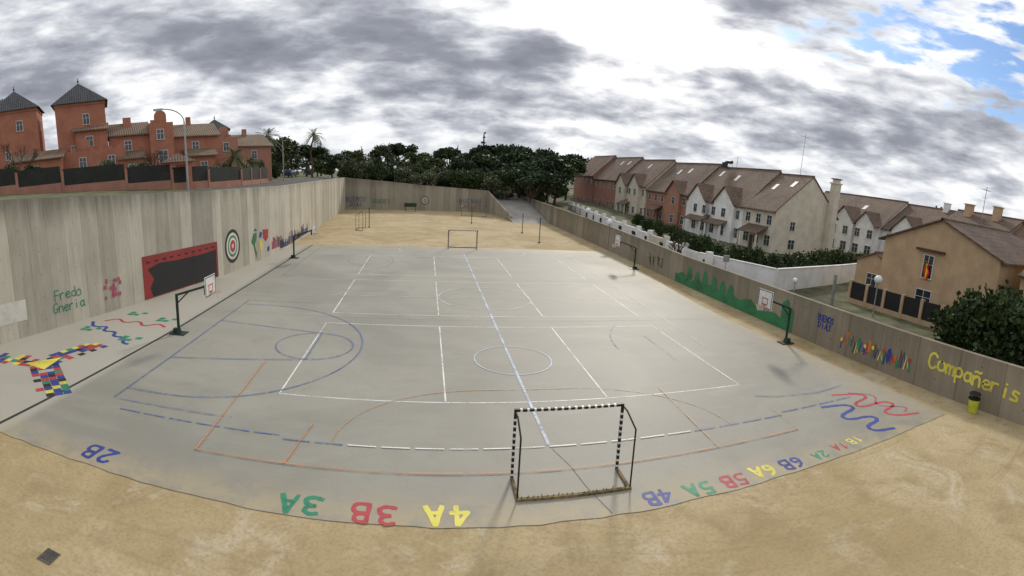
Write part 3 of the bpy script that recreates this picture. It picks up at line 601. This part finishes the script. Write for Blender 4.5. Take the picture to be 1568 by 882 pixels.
b=MB(); y=98.; k=0; DG=basic('dark_gate',(.02,.02,.022),.5)
cw=[MWHITE,MWHITE,MCREAM,MWHITE,MWHITE]
def gx(y): return 20.6+(y-22)*.105
while y>25:
    L=random.uniform(2.6,4.0); m=random.choice(cw); b.box(gx(y),gx(y)+.3,y-L,y,0,2.1+.02*(k%3),m); y-=L
    L2=random.uniform(1.4,2.6); b.box(gx(y)+.1,gx(y)+.16,y-L2+.01,y-.01,.1,1.7,DG); y-=L2; b.box(gx(y)-.1,gx(y)+.45,y-.5,y,0,2.6,m); y-=.5; k+=1
b.build('garden_boundary_wall')
gwall('white_garden_wall',[(20.9,24.5),(24.0,16.6),(36,20.3),(47.5,24.7)],1.95,MWHITE)
e=empty('garden_fence',(29,0,.2)); b=MB()
for i in range(8): b.box(-.15,.15,-1.0+i*1.9,-.75+i*1.9,0,2.0,MOCH)
b.build('piers',e); b=MB(); b.box(-.12,.12,-1.,12.5,-.1,.45,MOCH); b.build('plinth',e); b=MB(); b.box(-.03,.03,-.9,12.4,.45,1.9,DG); b.build('panels',e)
GLB=basic('opal_globe',(.78,.78,.76),.3,.04,3,0)
def globe_lamp(x,y,h=2.9,r=.24):
    z=H(x,y); e=empty('globe_street_lamp',(x,y,z)); b=MB(); b.cyl((0,0,0),(0,0,h-r),.05,MGALV,.04,n=10); b.cyl((0,0,0),(0,0,.35),.09,MGALV,n=10); b.cyl((0,0,h-r-.05),(0,0,h-r+.02),.12,MGALV,n=12); b.build('pole',e); b=MB(); b.sphere((0,0,h),r,GLB); b.build('globe',e,True)
globe_lamp(26.6,7.6,2.95,.33); globe_lamp(22.3,12.2,1.9,.2)
for a,dd in((-3.5,112),(2.4,116),(8.0,120),(5.0,140),(18,70),(20.5,60)):
    globe_lamp(-3.86+dd*sin(radians(a)),-16.9+dd*cos(radians(a)),3.6,.33)
b=MB(); b.box(25.95,26.15,11.5,11.7,0,2.8,MGALV); b.build('concrete_post')
b=MB(); b.cyl((20.3,19,.3),(20.3,19,2.9),.04,MGALV); b.box(20.0,20.6,18.97,19.03,2.3,2.88,MGALV); b.build('traffic_sign')
def streetlamp(x,y,h):
    z=H(x,y); e=empty('street_lamp',(x,y,z)); b=MB(); b.cyl((0,0,0),(0,0,h-1.3),.11,MGALV,.07,n=12)
    pts=[(-1.8*(1-cos(t)),-.5*(1-cos(t)),h-1.3+1.2*sin(t)) for t in [pi/2*i/8 for i in range(9)]]; b.tube(pts,.05,MGALV,8); q=pts[-1]; b.build('pole',e)
    b=MB(); b.T=Matrix.Translation(q)@Matrix.Rotation(.25,4,'Z'); b.box(-.75,.05,-.14,.14,-.05,.08,MGALV); b.box(-.68,-.1,-.11,.11,-.1,-.051,MWHM); b.build('lamp_head',e)
streetlamp(-23.9,23.7,7.4); streetlamp(-27.2,66,7.5)
def antenna(x,y,z0,z1):
    b=MB(); b.cyl((x,y,z0),(x,y,z1),.04,MGALV,n=6); b.cyl((x-.9,y,z1-.4),(x+.9,y,z1-.4),.02,MGALV,n=5)
    for i in range(7): b.cyl((x-.8+i*.27,y-.35,z1-.4),(x-.8+i*.27,y+.35,z1-.4),.012,MGALV,n=4)
    b.cyl((x,y-.5,z1-1.3),(x,y+.5,z1-1.3),.02,MGALV,n=5); b.build('tv_antenna')
antenna(49.2,44.5,12.,18.6); antenna(51.,13.,9.5,13.6); antenna(53,68,11,15.5)
b=MB(); b.T=Matrix.Translation((49.2,65.0,12.7)); b.cyl((0,-1,1.1),(0,1,1.1),.3,MBLKM,n=12); b.box(-.9,-.85,-1,1,.0,1.0,MBLKM); b.tube([(-.9,-.9,0),(0,-.9,.9),(.5,-.9,0)],.04,MGALV); b.tube([(-.9,.9,0),(0,.9,.9),(.5,.9,0)],.04,MGALV); b.build('solar_water_heater')
# ---------------------------------------------------------------- left terracotta houses
def az(a,D): return (-3.86+D*sin(radians(a)),-16.9+D*cos(radians(a)))
def tower(name,cx,cy,rz,w,z0,ze,za,wm=MTERR):
    e=empty(name,(cx,cy,z0),rz); h=ze-z0; k=w/2; b=MB(); b.box(-k,k,-k,k,-1.5,h,wm); b.box(-k-.1,k+.1,-k-.1,k+.1,h-.35,h-.02,wm); b.build('walls',e)
    o=k+.45; b=MB(); P=[(-o,-o,h),(o,-o,h),(o,o,h),(-o,o,h),(0,0,za-z0)]; b.add(P,[(0,1,4),(1,2,4),(2,3,4),(3,0,4),(3,2,1,0)],MROOFD); b.cyl((0,0,za-z0-.1),(0,0,za-z0+.6),.05,MBLKM,n=6); b.sphere((0,0,za-z0+.2),.14,MBLKM,8,6); b.build('roof',e)
    bg=MB(); bf=MB()
    for r in range(4):
        bg.T=bf.T=Matrix.Rotation(r*pi/2,4,'Z')
        win(bg,bf,-.6 if r%2 else .7,h-2.7,.75,1.25,-k)
        if r%2==0: win(bg,bf,-1.2,h-6.2,.6,1.0,-k)
    bg.build('window_glass',e); bf.build('window_frames',e)
    return e
x,y=az(-37.3,70); tower('terracotta_tower_house',x,y,.62,6.3,8.4,18.0,20.9)
x,y=az(-44.2,72); tower('terracotta_tower_house',x,y,.62,6.2,8.6,18.3,21.2)
x,y=az(-23.0,92); tower('terracotta_tower_house',x,y,.4,4.4,7.,15.3,17.2,MTERR2)
def arch_gable(b,x,y0,w,h,z,m):
    pts=[(x-w/2,z)]+[(x+w/2*cos(a),z+h*.55+h*.45*sin(a)) for a in [pi-pi*i/10 for i in range(11)]]+[(x+w/2,z)]
    n=len(pts); b.add([(px,y0,pz) for px,pz in pts]+[(px,y0+.35,pz) for px,pz in pts],[tuple(reversed(range(n))),tuple(range(n,2*n))]+[(i,i+1,i+1+n,i+n) for i in range(n-1)],m)
def hipbox(name,parts,loc,rz,wm):
    e=empty(name,loc,rz); bw=MB(); br=MB(); bg=MB(); bf=MB()
    for (x0,x1,y0,y1,h,rt,rr) in parts:
        bw.box(x0,x1,y0,y1,-1.5,h,wm)
        if rt=='mono': slab_roof(br,[(x0-.3,y0-.4,h-.05),(x1+.3,y0-.4,h-.05),(x1+.3,y1,h+rr),(x0-.3,y1,h+rr)],.14,MROOFT); bw.add([(x0,y0,h),(x0,y1,h),(x0,y1,h+rr-.1),(x1,y0,h),(x1,y1,h),(x1,y1,h+rr-.1)],[(0,2,1),(3,4,5),(1,2,5,4)],wm)
        elif rt=='gable':
            yc=(y0+y1)/2
            slab_roof(br,[(x0-.3,y0-.4,h-.1),(x1+.3,y0-.4,h-.1),(x1+.3,yc,h+rr),(x0-.3,yc,h+rr)],.14,MROOFT); slab_roof(br,[(x0-.3,yc+.003,h+rr),(x1+.3,yc+.003,h+rr),(x1+.3,y1+.4,h-.1),(x0-.3,y1+.4,h-.1)],.14,MROOFT)
            bw.add([(x0,y0,h),(x0,y1,h),(x0,yc,h+rr-.15),(x1,y0,h),(x1,y1,h),(x1,yc,h+rr-.15)],[(0,2,1),(3,4,5)],wm)
        elif rt=='par':
            for q in range(int((x1-x0)/1.1)): bw.box(x0+q*1.1+.2,x0+q*1.1+.7,y0+.02,y0+.3,h+.002,h+.35,wm)
            arch_gable(bw,(x0+x1)/2,y0+.4,1.5,1.5,h+.002,wm)
        n=max(1,int((x1-x0)/3.2))
        if rt!='none':
            for i in range(n):
                xx=x0+(i+.5)*(x1-x0)/n+random.uniform(-.3,.3)
                win(bg,bf,xx,h-2.0,.8,1.15,y0,1)
                if random.random()<.5 and h>4.5: win(bg,bf,xx+.2,h-4.9,1.1,1.5,y0,1)
    bw.build('walls',e); br.build('roof',e) if br.v else None; bg.build('window_glass',e); bf.build('window_frames',e); return e
x,y=az(-34.5,66)
hipbox('terracotta_house',[(0,5,0,6,6.0,'gable',1.6),(5.02,8,-1,6,7.0,'par',0),(8.02,14,.5,8,5.4,'gable',1.7),(1,4,-2.4,-.02,3.0,'mono',.9),(9.5,13,-1.6,.48,2.8,'mono',.9),(2,3,2,3,8.2,'none',0),(10.5,11.1,4,4.6,8.0,'none',0)],(x,y,7.6),.62,MTERR)
x,y=az(-27.8,76)
hipbox('terracotta_house',[(0,6,0,7,5.2,'gable',1.9),(6.02,10,-.8,7,6.0,'par',0),(10.02,16,.3,7,4.8,'gable',1.8),(1,5,-2,-.02,2.7,'mono',.9),(4.5,5.1,3,3.6,7.8,'none',0),(12.5,13.1,3,3.6,7.4,'none',0)],(x,y,7.2),.75,MTERR2)
x,y=az(-44,58)
hipbox('terracotta_house',[(0,6,0,5,3.2,'mono',1.2)],(x-4,y+2,8.2),.62,MTERR)
x,y=az(-40,64); hipbox('terracotta_house',[(-2,8,0,5,3.6,'par',0),(2,6,1.5,5,6.2,'mono',1.0)],(x,y,8.3),.62,MTERR)
x,y=az(-27.2,53); e=empty('entrance_gatehouse',(x,y,6.6),.5); b=MB()
for sx in(-1,1):
    for sy in(-1,1): b.box(sx*1.1-.2,sx*1.1+.2,sy*.8-.2,sy*.8+.2,-.5,2.5,MTERR)
b.box(-1.4,1.4,-1.05,1.05,2.5,2.75,MTERR); b.build('pillars',e); b=MB(); b.add([(-1.8,-1.4,2.76),(1.8,-1.4,2.76),(1.8,1.4,2.76),(-1.8,1.4,2.76),(0,0,3.7)],[(0,1,4),(1,2,4),(2,3,4),(3,0,4),(3,2,1,0)],MROOF); b.build('roof',e)
FL=[az(-58,50),az(-50,49),az(-40,49),az(-33,51),az(-28,52),az(-24,56),az(-20.4,62),az(-17.5,74)]
ew=empty('terracotta_perimeter_wall'); bw=MB(); bfn=MB()
for (x0,y0),(x1,y1) in zip(FL,FL[1:]):
    d=Vector((x1-x0,y1-y0)); L=d.length; n=max(1,int(L/3.6)); z0,z1=H(x0,y0),H(x1,y1)
    for i in range(n):
        t=i/n; xx,yy=x0+d.x*t,y0+d.y*t; zz=z0+(z1-z0)*t
        T=Matrix.Translation((xx,yy,zz))@Matrix.Rotation(atan2(d.y,d.x),4,'Z'); bw.T=bfn.T=T; s=L/n
        bw.box(.13,s-.13,-.12,.12,-.8,.6,MTERR2); bw.box(-.13,.13,-.14,.14,-.8,2.0,MTERR2); bfn.box(.135,s-.135,-.03,.03,.61,2.15,MFEN)
bw.build('wall_and_piers',ew); bfn.build('fence_panels',ew)
# ---------------------------------------------------------------- vegetation
def leaf_cloud(rng,centers,radii,n,size,flat=.75):
    cs=np.array(centers); rs_=np.array(radii); wts=rs_**2; wts/=wts.sum()
    idx=rng.choice(len(cs),n,p=wts); u=rng.normal(size=(n,3)); u/=np.linalg.norm(u,axis=1)[:,None]
    rad=rs_[idx]*(rng.uniform(.3,1,n)**.5)*(1+.2*rng.normal(size=n)); P=cs[idx]+u*rad[:,None]*np.array([1,1,flat])
    a=rng.normal(size=(n,3)); a/=np.linalg.norm(a,axis=1)[:,None]; bb=np.cross(a,rng.normal(size=(n,3))); bb/=np.linalg.norm(bb,axis=1)[:,None]
    s=size*rng.uniform(.6,1.4,n)[:,None]; q=np.stack([P-a*s-bb*s*.6,P+a*s*.3-bb*s,P+a*s+bb*s*.5,P-a*s*.4+bb*s],1)
    return q.reshape(-1,3)
def tree_mesh(name,seed,h,cr,kind,leaf,nleaf=3500,size=.22):
    rng=np.random.default_rng(seed); rnd=random.Random(seed); b=MB(); C=[];R=[]
    if kind=='broad':
        for i in range(13):
            a=rnd.uniform(0,2*pi); r=cr*rnd.uniform(.1,.8); z=h*.6+rnd.uniform(-.3,.32)*h; C.append((r*cos(a),r*sin(a),z)); R.append(cr*rnd.uniform(.2,.44))
        flat=.8
    elif kind=='umbrella':
        for i in range(16):
            a=rnd.uniform(0,2*pi); r=cr*rnd.uniform(0,.85); z=h*.84-(r/cr)**2*h*.12+rnd.uniform(-.12,.05)*h; C.append((r*cos(a),r*sin(a),z)); R.append(cr*rnd.uniform(.2,.36))
        flat=.65
    elif kind=='conifer':
        for i in range(11):
            t=i/10; rr=cr*(1-t)*.95+.15
            for k in range(5 if t<.8 else 2):
                a=k*2*pi/5+i*.7; C.append((rr*.65*cos(a),rr*.65*sin(a),h*(.16+.82*t))); R.append(rr*.42+.1)
        flat=.35
    elif kind=='bush':
        for i in range(16):
            a=rnd.uniform(0,2*pi); r=cr*rnd.uniform(0,.7); C.append((r*cos(a),r*sin(a),h*rnd.uniform(.2,.72))); R.append(cr*rnd.uniform(.25,.45))
        flat=.8
    th=h*(.5 if kind!='conifer' else .97)
    segs=5; prev=Vector((0,0,-.8)); r0=h*.028+.05
    for i in range(1,segs+1):
        nx=Vector((rnd.uniform(-.15,.15)*i*.4,rnd.uniform(-.15,.15)*i*.4,th*i/segs)); b.cyl(prev,nx,r0*(1-.14*(i-1)),MBARK,r0*(1-.14*i),n=7,caps=False); prev=nx
    if kind!='conifer':
        for c,r in list(zip(C,R))[:10]:
            st=Vector((0,0,th*rnd.uniform(.55,.98))); md=(st+Vector(c))/2+Vector((0,0,-.05*h)); b.cyl(st,md,r0*.45,MBARK,r0*.3,n=5,caps=False); b.cyl(md,c,r0*.3,MBARK,r0*.1,n=5,caps=False)
    L=leaf_cloud(rng,C,R,nleaf,size,flat)
    o=len(b.v); k=b.mid(leaf); b.v+=[tuple(v) for v in L]; nf=len(L)//4; b.f+=[(o+4*i,o+4*i+1,o+4*i+2,o+4*i+3) for i in range(nf)]; b.mi+=[k]*nf
    me=bpy.data.meshes.new(name); me.from_pydata(b.v,[],b.f)
    for m in b.mats: me.materials.append(m)
    me.polygons.foreach_set('material_index',b.mi); me.update(); return me
TB=[tree_mesh('broad%d'%i,20+i,9.,4.2,'broad',[MLEAF,MOLIVE][i%2],3200,.24) for i in range(4)]
TD=[tree_mesh('dark%d'%i,40+i,10.,5.2,'umbrella',MPINE,3600,.25) for i in range(3)]
TC=[tree_mesh('con%d'%i,60+i,14.,2.8,'conifer',MPINE,2400,.22) for i in range(2)]
MHED=mat_leaf('hedge_foliage',(.018,.036,.012),(.05,.078,.022))
TBu=[tree_mesh('bush%d'%i,80+i,3.2,2.2,'bush',MHED,4600,.095) for i in range(3)]
TBo=[tree_mesh('shrub%d'%i,90+i,3.2,2.2,'bush',MOLIVE,2600,.13) for i in range(2)]
def place(mesh,name,x,y,s=1,sz=None,z=None,rz=None):
    o=bpy.data.objects.new(name,mesh); link(o); o.location=(x,y,(H(x,y) if z is None else z)-.05); o.scale=(s,s,sz or s); o.rotation_euler=(0,0,random.uniform(0,6.3) if rz is None else rz); return o
def tree_at(a,D,top,kind):
    x,y=az(a,D); z=H(x,y); h=max(2.5,8.03+top*D-z)
    L,base,nm={'b':(TB,9.3,'broadleaf_tree'),'u':(TD,9.6,'umbrella_pine_tree'),'c':(TC,14.,'norfolk_pine_tree')}[kind]
    s=h/base; place(random.choice(L),nm,x,y,s*random.uniform(.95,1.25) if kind!='c' else s,s)
T=[(-16.3,105,.062,'b'),(-14.9,118,.054,'b'),(-13.2,125,.048,'u'),(-12.0,140,.04,'b'),(-10.4,128,.030,'b'),(-9.4,118,.026,'u'),(-8.0,150,.036,'b'),(-6.8,125,.022,'b'),(-5.0,160,.044,'b'),(-4.6,118,.016,'b'),(-3.2,170,.05,'u'),(-2.4,125,.016,'b'),(-.8,160,.034,'b'),(-.2,122,.014,'b'),(1.4,130,.026,'b'),(2.4,165,.046,'u'),(4.0,128,.024,'u'),(5.0,150,.040,'u'),(6.2,185,.076,'c'),(7.0,135,.036,'u'),(8.4,150,.057,'u'),(9.8,128,.042,'u'),(10.8,150,.052,'u'),(11.9,122,.038,'u'),(12.8,145,.046,'u'),(14.2,128,.032,'b'),(15.4,150,.038,'u'),(16.4,190,.045,'u'),(-19.0,88,.04,'b'),(-21.2,84,.02,'b'),(3.3,205,.05,'c'),(-11.6,170,.055,'c'),(-7.2,190,.044,'c'),(9.0,108,.012,'u'),(11.5,105,.010,'u'),(13.4,112,.010,'u'),(10.2,114,.022,'u'),(12.8,116,.024,'u'),(6.0,116,.006,'b'),(2.8,112,.0,'b'),(-7.4,108,-.002,'b'),(-1.6,108,-.004,'b'),(-48,95,.17,'b'),(-28.5,100,.08,'b')]
for a,D,t,k in T: tree_at(a,D,t,k)
for i in range(26):
    a=-8.8+i*.7; D=random.uniform(107,118); x,y=az(a,D); place(random.choice(TBu+TBo),'shrub',x,y,random.uniform(1.,1.7))
for a,D in ((-23.5,62),(-22,68),(-18.6,80),(-16.6,92),(-19.2,96),(-35,56),(-31.5,57),(-43,57),(-46,56)):
    x,y=az(a,D); place(random.choice(TBu+TBo),'garden_shrub',x,y,random.uniform(.6,.9),random.uniform(.8,1.1))
for i in range(14):
    y=92+i*3.6; place(random.choice(TBu),'hedge_shrub',random.uniform(19,22.5),y,1.2,random.uniform(1.,1.35))
def path_bushes(pts,n,s,sz,name):
    for i in range(n):
        t=i/(n-1)*(len(pts)-1); k=min(int(t),len(pts)-2); f=t-k; x=pts[k][0]*(1-f)+pts[k+1][0]*f; y=pts[k][1]*(1-f)+pts[k+1][1]*f
        place(random.choice(TBu),name,x+random.uniform(-.3,.3),y+random.uniform(-.3,.3),s*random.uniform(.85,1.15),sz*random.uniform(.85,1.15),z=.2)
path_bushes([(22.6,27),(25.2,19.6),(35,22.2),(45,26)],15,.85,1.02,'garden_hedge')
path_bushes([(26,30),(30,45),(34,70)],8,.8,.8,'garden_shrub')
for x,y,s,z in [(22.0,-3.0,.95,1.15),(22.4,-5.4,1.25,1.5),(22,-8.4,1.3,1.5),(25.5,-4.4,1.1,1.5),(25.5,-7.5,1.3,1.7)]: place(random.choice(TBu),'garden_tree',x,y,s,z*1.05)
def palm(x,y,h,fr=2.6,seed=1):
    rnd=random.Random(seed); z=H(x,y); e=empty('palm_tree',(x,y,z)); b=MB(); pr=Vector((0,0,-.5)); n=8
    for i in range(1,n+1): q=Vector((.06*i*sin(i),.04*i,h*i/n)); b.cyl(pr,q,.26-.012*i,MBARK,.25-.012*i,n=9,caps=False); pr=q
    b.sphere((pr.x,pr.y,pr.z),.45,MBARK,8,6); b.build('trunk',e)
    b=MB(); O=pr
    for k in range(46):
        a=rnd.uniform(0,2*pi); el=rnd.uniform(-.5,1.3); L=fr*rnd.uniform(.8,1.1); P=[]
        for i in range(8):
            t=i/7; r=L*t*cos(el)+.02; zz=L*t*sin(el)-L*.55*t*t*(1-.3*sin(el)); P.append(O+Vector((r*cos(a),r*sin(a),zz)))
        s=Vector((-sin(a),cos(a),0))
        for i in range(7):
            wv=.4*sin(pi*(i+.6)/8)+.06
            for sg in(-1,1):
                for f in(0,.5):
                    q0=P[i].lerp(P[i+1],f); q1=P[i].lerp(P[i+1],f+.3); tip=q0.lerp(P[i+1],1.2)+s*sg*wv+Vector((0,0,-.15)); b.add([q0,q1,tip],[(0,1,2)],MPALM)
    b.build('fronds',e)
x,y=az(-17.7,88); palm(x,y,6.8,3.0,3); x,y=az(-21.5,66); palm(x,y,3.4,2.0,4); x,y=az(-46.4,80); palm(x,y,12.,3.,5); x,y=az(-19.8,72); palm(x,y,2.6,1.8,8); x,y=az(-12.6,112); palm(x,y,9,2.6,9)
def bare(x,y,h,seed=2):
    rnd=random.Random(seed); b=MB()
    def br(p,d,L,r,k):
        q=p+d*L; b.cyl(p,q,r,MBARK,r*.65,n=5,caps=False)
        if k==0: return
        for i in range(3):
            nd=(d+Vector((rnd.uniform(-.7,.7),rnd.uniform(-.7,.7),rnd.uniform(-.1,.5)))).normalized(); br(q,nd,L*rnd.uniform(.6,.8),r*.6,k-1)
    b.T=Matrix.Translation((x,y,H(x,y)-.3)); br(Vector((0,0,0)),Vector((0,0,1)),h*.3,.16,5); b.build('bare_tree')
x,y=az(-44.6,54); bare(x,y,6.2,2); x,y=az(-29.8,60); bare(x,y,4.5,5); bare(19.8,27,3.6,7)
def car(x,y,rz,col):
    e=empty('parked_car',(x,y,H(x,y)+.08),rz); pm=basic('car_paint',col,.3,.05,3,0,.1,.5); b=MB(); w=.86
    prof=[(-2.1,.35),(2.1,.35),(2.15,.62),(2.0,.82),(1.15,.95),(.55,1.38),(-1.0,1.42),(-1.75,1.0),(-2.1,.92)]
    inset=[0,0,0,0,.04,.16,.16,.04,0]
    vs=[(px,-(w-i),pz) for (px,pz),i in zip(prof,inset)]+[(px,(w-i),pz) for (px,pz),i in zip(prof,inset)]; n=len(prof)
    b.add(vs,[tuple(range(n)),tuple(reversed(range(n,2*n)))]+[(i,i+n,(i+1)%n+n,(i+1)%n) for i in range(n)],pm); b.build('body',e)
    b=MB()
    for s in(-1,1):
        b.add([(-1.45,s*(w-.03),1.0),(1.0,s*(w-.03),.98),(.5,s*(w-.14),1.31),(-.98,s*(w-.14),1.34)],[(0,1,2,3) if s<0 else (3,2,1,0)],MGL)
    b.add([(1.16,-.7,.98),(1.16,.7,.98),(.6,.6,1.37),(.6,-.6,1.37)],[(0,1,2,3)],MGL); b.build('windows',e)
    b=MB()
    for wx in(-1.3,1.3):
        for s in(-1,1): b.cyl((wx,s*.7,.32),(wx,s*.9,.32),.32,MBLKM,n=16); b.cyl((wx,s*.89,.32),(wx,s*.91,.32),.18,MGALV,n=12)
    b.build('wheels',e)
x,y=az(-19.9,84); car(x,y,1.45,(.6,.6,.6)); x,y=az(-15.0,102); car(x,y,1.5,(.03,.04,.07)); x,y=az(-17.5,100); car(x,y,1.5,(.4,.4,.42))
b=MB()
for i in range(9): b.box(9.2+i*.28,9.28+i*.28,90,90.05,2.5,4.2,BLU)
b.box(9.1,11.7,90.051,90.1,4.2,4.3,BLU); b.box(9.1,11.7,90.051,90.09,2.6,2.7,BLU); b.build('blue_gate')
b=MB()
for i in range(24):
    y=66+i*1.25; z=max(0,(y-68)*.13); z=min(z,2.6); b.cyl((16.6,y,z),(16.6,y,z+1.0),.02,MGALV,n=5)
b.cyl((16.6,66,1),(16.6,68,1.0),.025,MGALV,n=6); b.cyl((16.6,68,1),(16.6,88,3.6),.025,MGALV,n=6); b.build('ramp_handrail')
rng=np.random.default_rng(5); b=MB(); C=[];R=[]
for i in range(330):
    a=rng.uniform(-75,85); D=rng.uniform(230,420)
    if 17<a<45 : D=rng.uniform(260,420)
    x,y=az(a,D); z=3.; hh=D*rng.uniform(.01,.034)+5
    for k in range(3): C.append((x+rng.uniform(-4,4),y+rng.uniform(-4,4),z+hh*rng.uniform(.3,.75))); R.append(hh*rng.uniform(.24,.42))
L=leaf_cloud(rng,C,R,36000,.8,.8); k=b.mid(MDIST); b.v=[tuple(v) for v in L]; b.f=[(4*i,4*i+1,4*i+2,4*i+3) for i in range(len(L)//4)]; b.mi=[k]*len(b.f); b.build('distant_trees')
# ---------------------------------------------------------------- light / sky
SAZ,SEL=radians(23),radians(30); sd=Vector((sin(SAZ)*cos(SEL),cos(SAZ)*cos(SEL),sin(SEL)))
sl=bpy.data.lights.new('sun','SUN'); sl.energy=2.0; sl.angle=radians(6); sl.color=(1,.92,.80); so=bpy.data.objects.new('sun',sl); link(so); so.rotation_euler=(-sd).to_track_quat('-Z','Y').to_euler()
w=bpy.data.worlds.new('World'); S.world=w; w.use_nodes=True; t=NT(w.node_tree); bgn=w.node_tree.nodes['Background']
sky=t.n('ShaderNodeTexSky',sky_type='NISHITA'); sky.sun_disc=False; sky.sun_elevation=SEL; sky.sun_rotation=SAZ; sky.air_density=1.2; sky.dust_density=.6
d=t.n('ShaderNodeTexCoord').outputs['Generated']; x,y,z=t.sep(d)
zc=t.m('MAXIMUM',z,0.0); den=t.m('ADD',zc,.36)
px=t.m('DIVIDE',x,den); py=t.m('DIVIDE',y,den); pv=t.comb(px,py,t.m('MULTIPLY',zc,4.5))
hyp=t.m('SQRT',t.m('ADD',t.m('MULTIPLY',x,x),t.m('MULTIPLY',y,y))); tt=t.m('DIVIDE',z,t.m('MAXIMUM',hyp,.05)); azn=t.m('ARCTAN2',x,y)
n1=t.noise(pv,2.3,6,.50,.3); n2=t.noise(pv,7.5,5,.55,.2)
def blob(a,b_,wa,wb):
    u=t.m('DIVIDE',t.m('SUBTRACT',azn,radians(a)),radians(wa)); v=t.m('DIVIDE',t.m('SUBTRACT',tt,b_),wb)
    return t.m('EXPONENT',t.m('MULTIPLY',t.m('ADD',t.m('MULTIPLY',u,u),t.m('MULTIPLY',v,v)),-1.))
acc=t.m('ADD',t.m('MULTIPLY',n1,.62),t.m('MULTIPLY',n2,.38))
for a,b_,wa,wb,amp in [(-27,.265,10,.05,.16),(-14,.20,9,.035,.16),(-3,.24,7,.04,.16),(11,.225,5,.03,.19),(-44,.20,8,.04,.13),(-30,.165,9,.02,.10),(3,.14,11,.018,.11),(36,.21,8,.03,.13),(50,.18,14,.04,.05),(22,.14,10,.02,.04),(23,.27,9,.07,-.15),(56,.34,16,.08,-.10),(-22,.36,20,.04,-.08)]:
    acc=t.m('ADD',acc,t.m('MULTIPLY',blob(a,b_,wa,wb),amp))
acc=t.m('ADD',acc,.018)
cr=t.n('ShaderNodeValToRGB'); t.put(cr.inputs[0],acc); E=cr.color_ramp; E.elements[0].position=.40; E.elements[0].color=(1.06,1.06,1.05,1); E.elements[1].position=.80; E.elements[1].color=(.20,.215,.255,1)
for p_,c_ in((.465,(.90,.91,.93,1)),(.515,(.68,.70,.745,1)),(.575,(.47,.49,.545,1)),(.65,(.31,.325,.375,1))): k=E.elements.new(p_); k.color=c_
col=cr.outputs[0]
dp=t.n('ShaderNodeVectorMath',operation='DOT_PRODUCT'); t.put(dp.inputs[0],d); dp.inputs[1].default_value=sd
gl_=t.m('POWER',t.m('MAXIMUM',dp.outputs['Value'],0),16); thin=t.ss(acc,.62,.40)
col=t.mix(t.m('MULTIPLY',gl_,thin),col,(1.35,1.33,1.28))
hz=t.ss(tt,.09,.0); col=t.mix(t.m('MULTIPLY',hz,.6),col,(.74,.765,.80))
skc=t.mix(1.,sky.outputs[0],(.075,.092,.12),'MULTIPLY')
bl=t.m('ADD',t.m('ADD',t.m('MULTIPLY',blob(53,.36,10,.08),.85),t.m('MULTIPLY',blob(64,.30,8,.09),.85)),t.m('MULTIPLY',blob(43,.31,6,.03),.5))
bm=t.m('MULTIPLY',t.ss(t.m('ADD',t.m('MULTIPLY',bl,.55),t.m('MULTIPLY',t.m('SUBTRACT',.5,n2),2.2)),.22,.62),t.ss(bl,.05,.3))
col=t.mix(bm,col,skc)
t.put(bgn.inputs['Color'],col); bgn.inputs['Strength'].default_value=1.05
# ---------------------------------------------------------------- camera
c=bpy.data.cameras.new('camera'); o=bpy.data.objects.new('camera',c); link(o); S.camera=o; c.type='PANO'; c.clip_start=.05; c.clip_end=6000
c.panorama_type='CENTRAL_CYLINDRICAL'; K=786.197
c.central_cylindrical_range_u_min=-784/K; c.central_cylindrical_range_u_max=784/K; c.central_cylindrical_range_v_min=-(882-409.93)/K; c.central_cylindrical_range_v_max=409.93/K; c.central_cylindrical_radius=1.
yaw,pi_,ro=0.1732,0.1809,0.0558
f=Vector((sin(yaw)*cos(pi_),cos(yaw)*cos(pi_),-sin(pi_))); r=Vector((cos(yaw),-sin(yaw),0)); u=r.cross(f)
r2=r*cos(ro)+u*sin(ro); u2=-r*sin(ro)+u*cos(ro)
M=Matrix((r2,u2,-f)).transposed().to_4x4(); M.translation=Vector((-3.8601,-16.8859,8.0318)); o.matrix_world=M
S.view_settings.view_transform='Standard'; S.view_settings.look='None'; S.view_settings.exposure=0
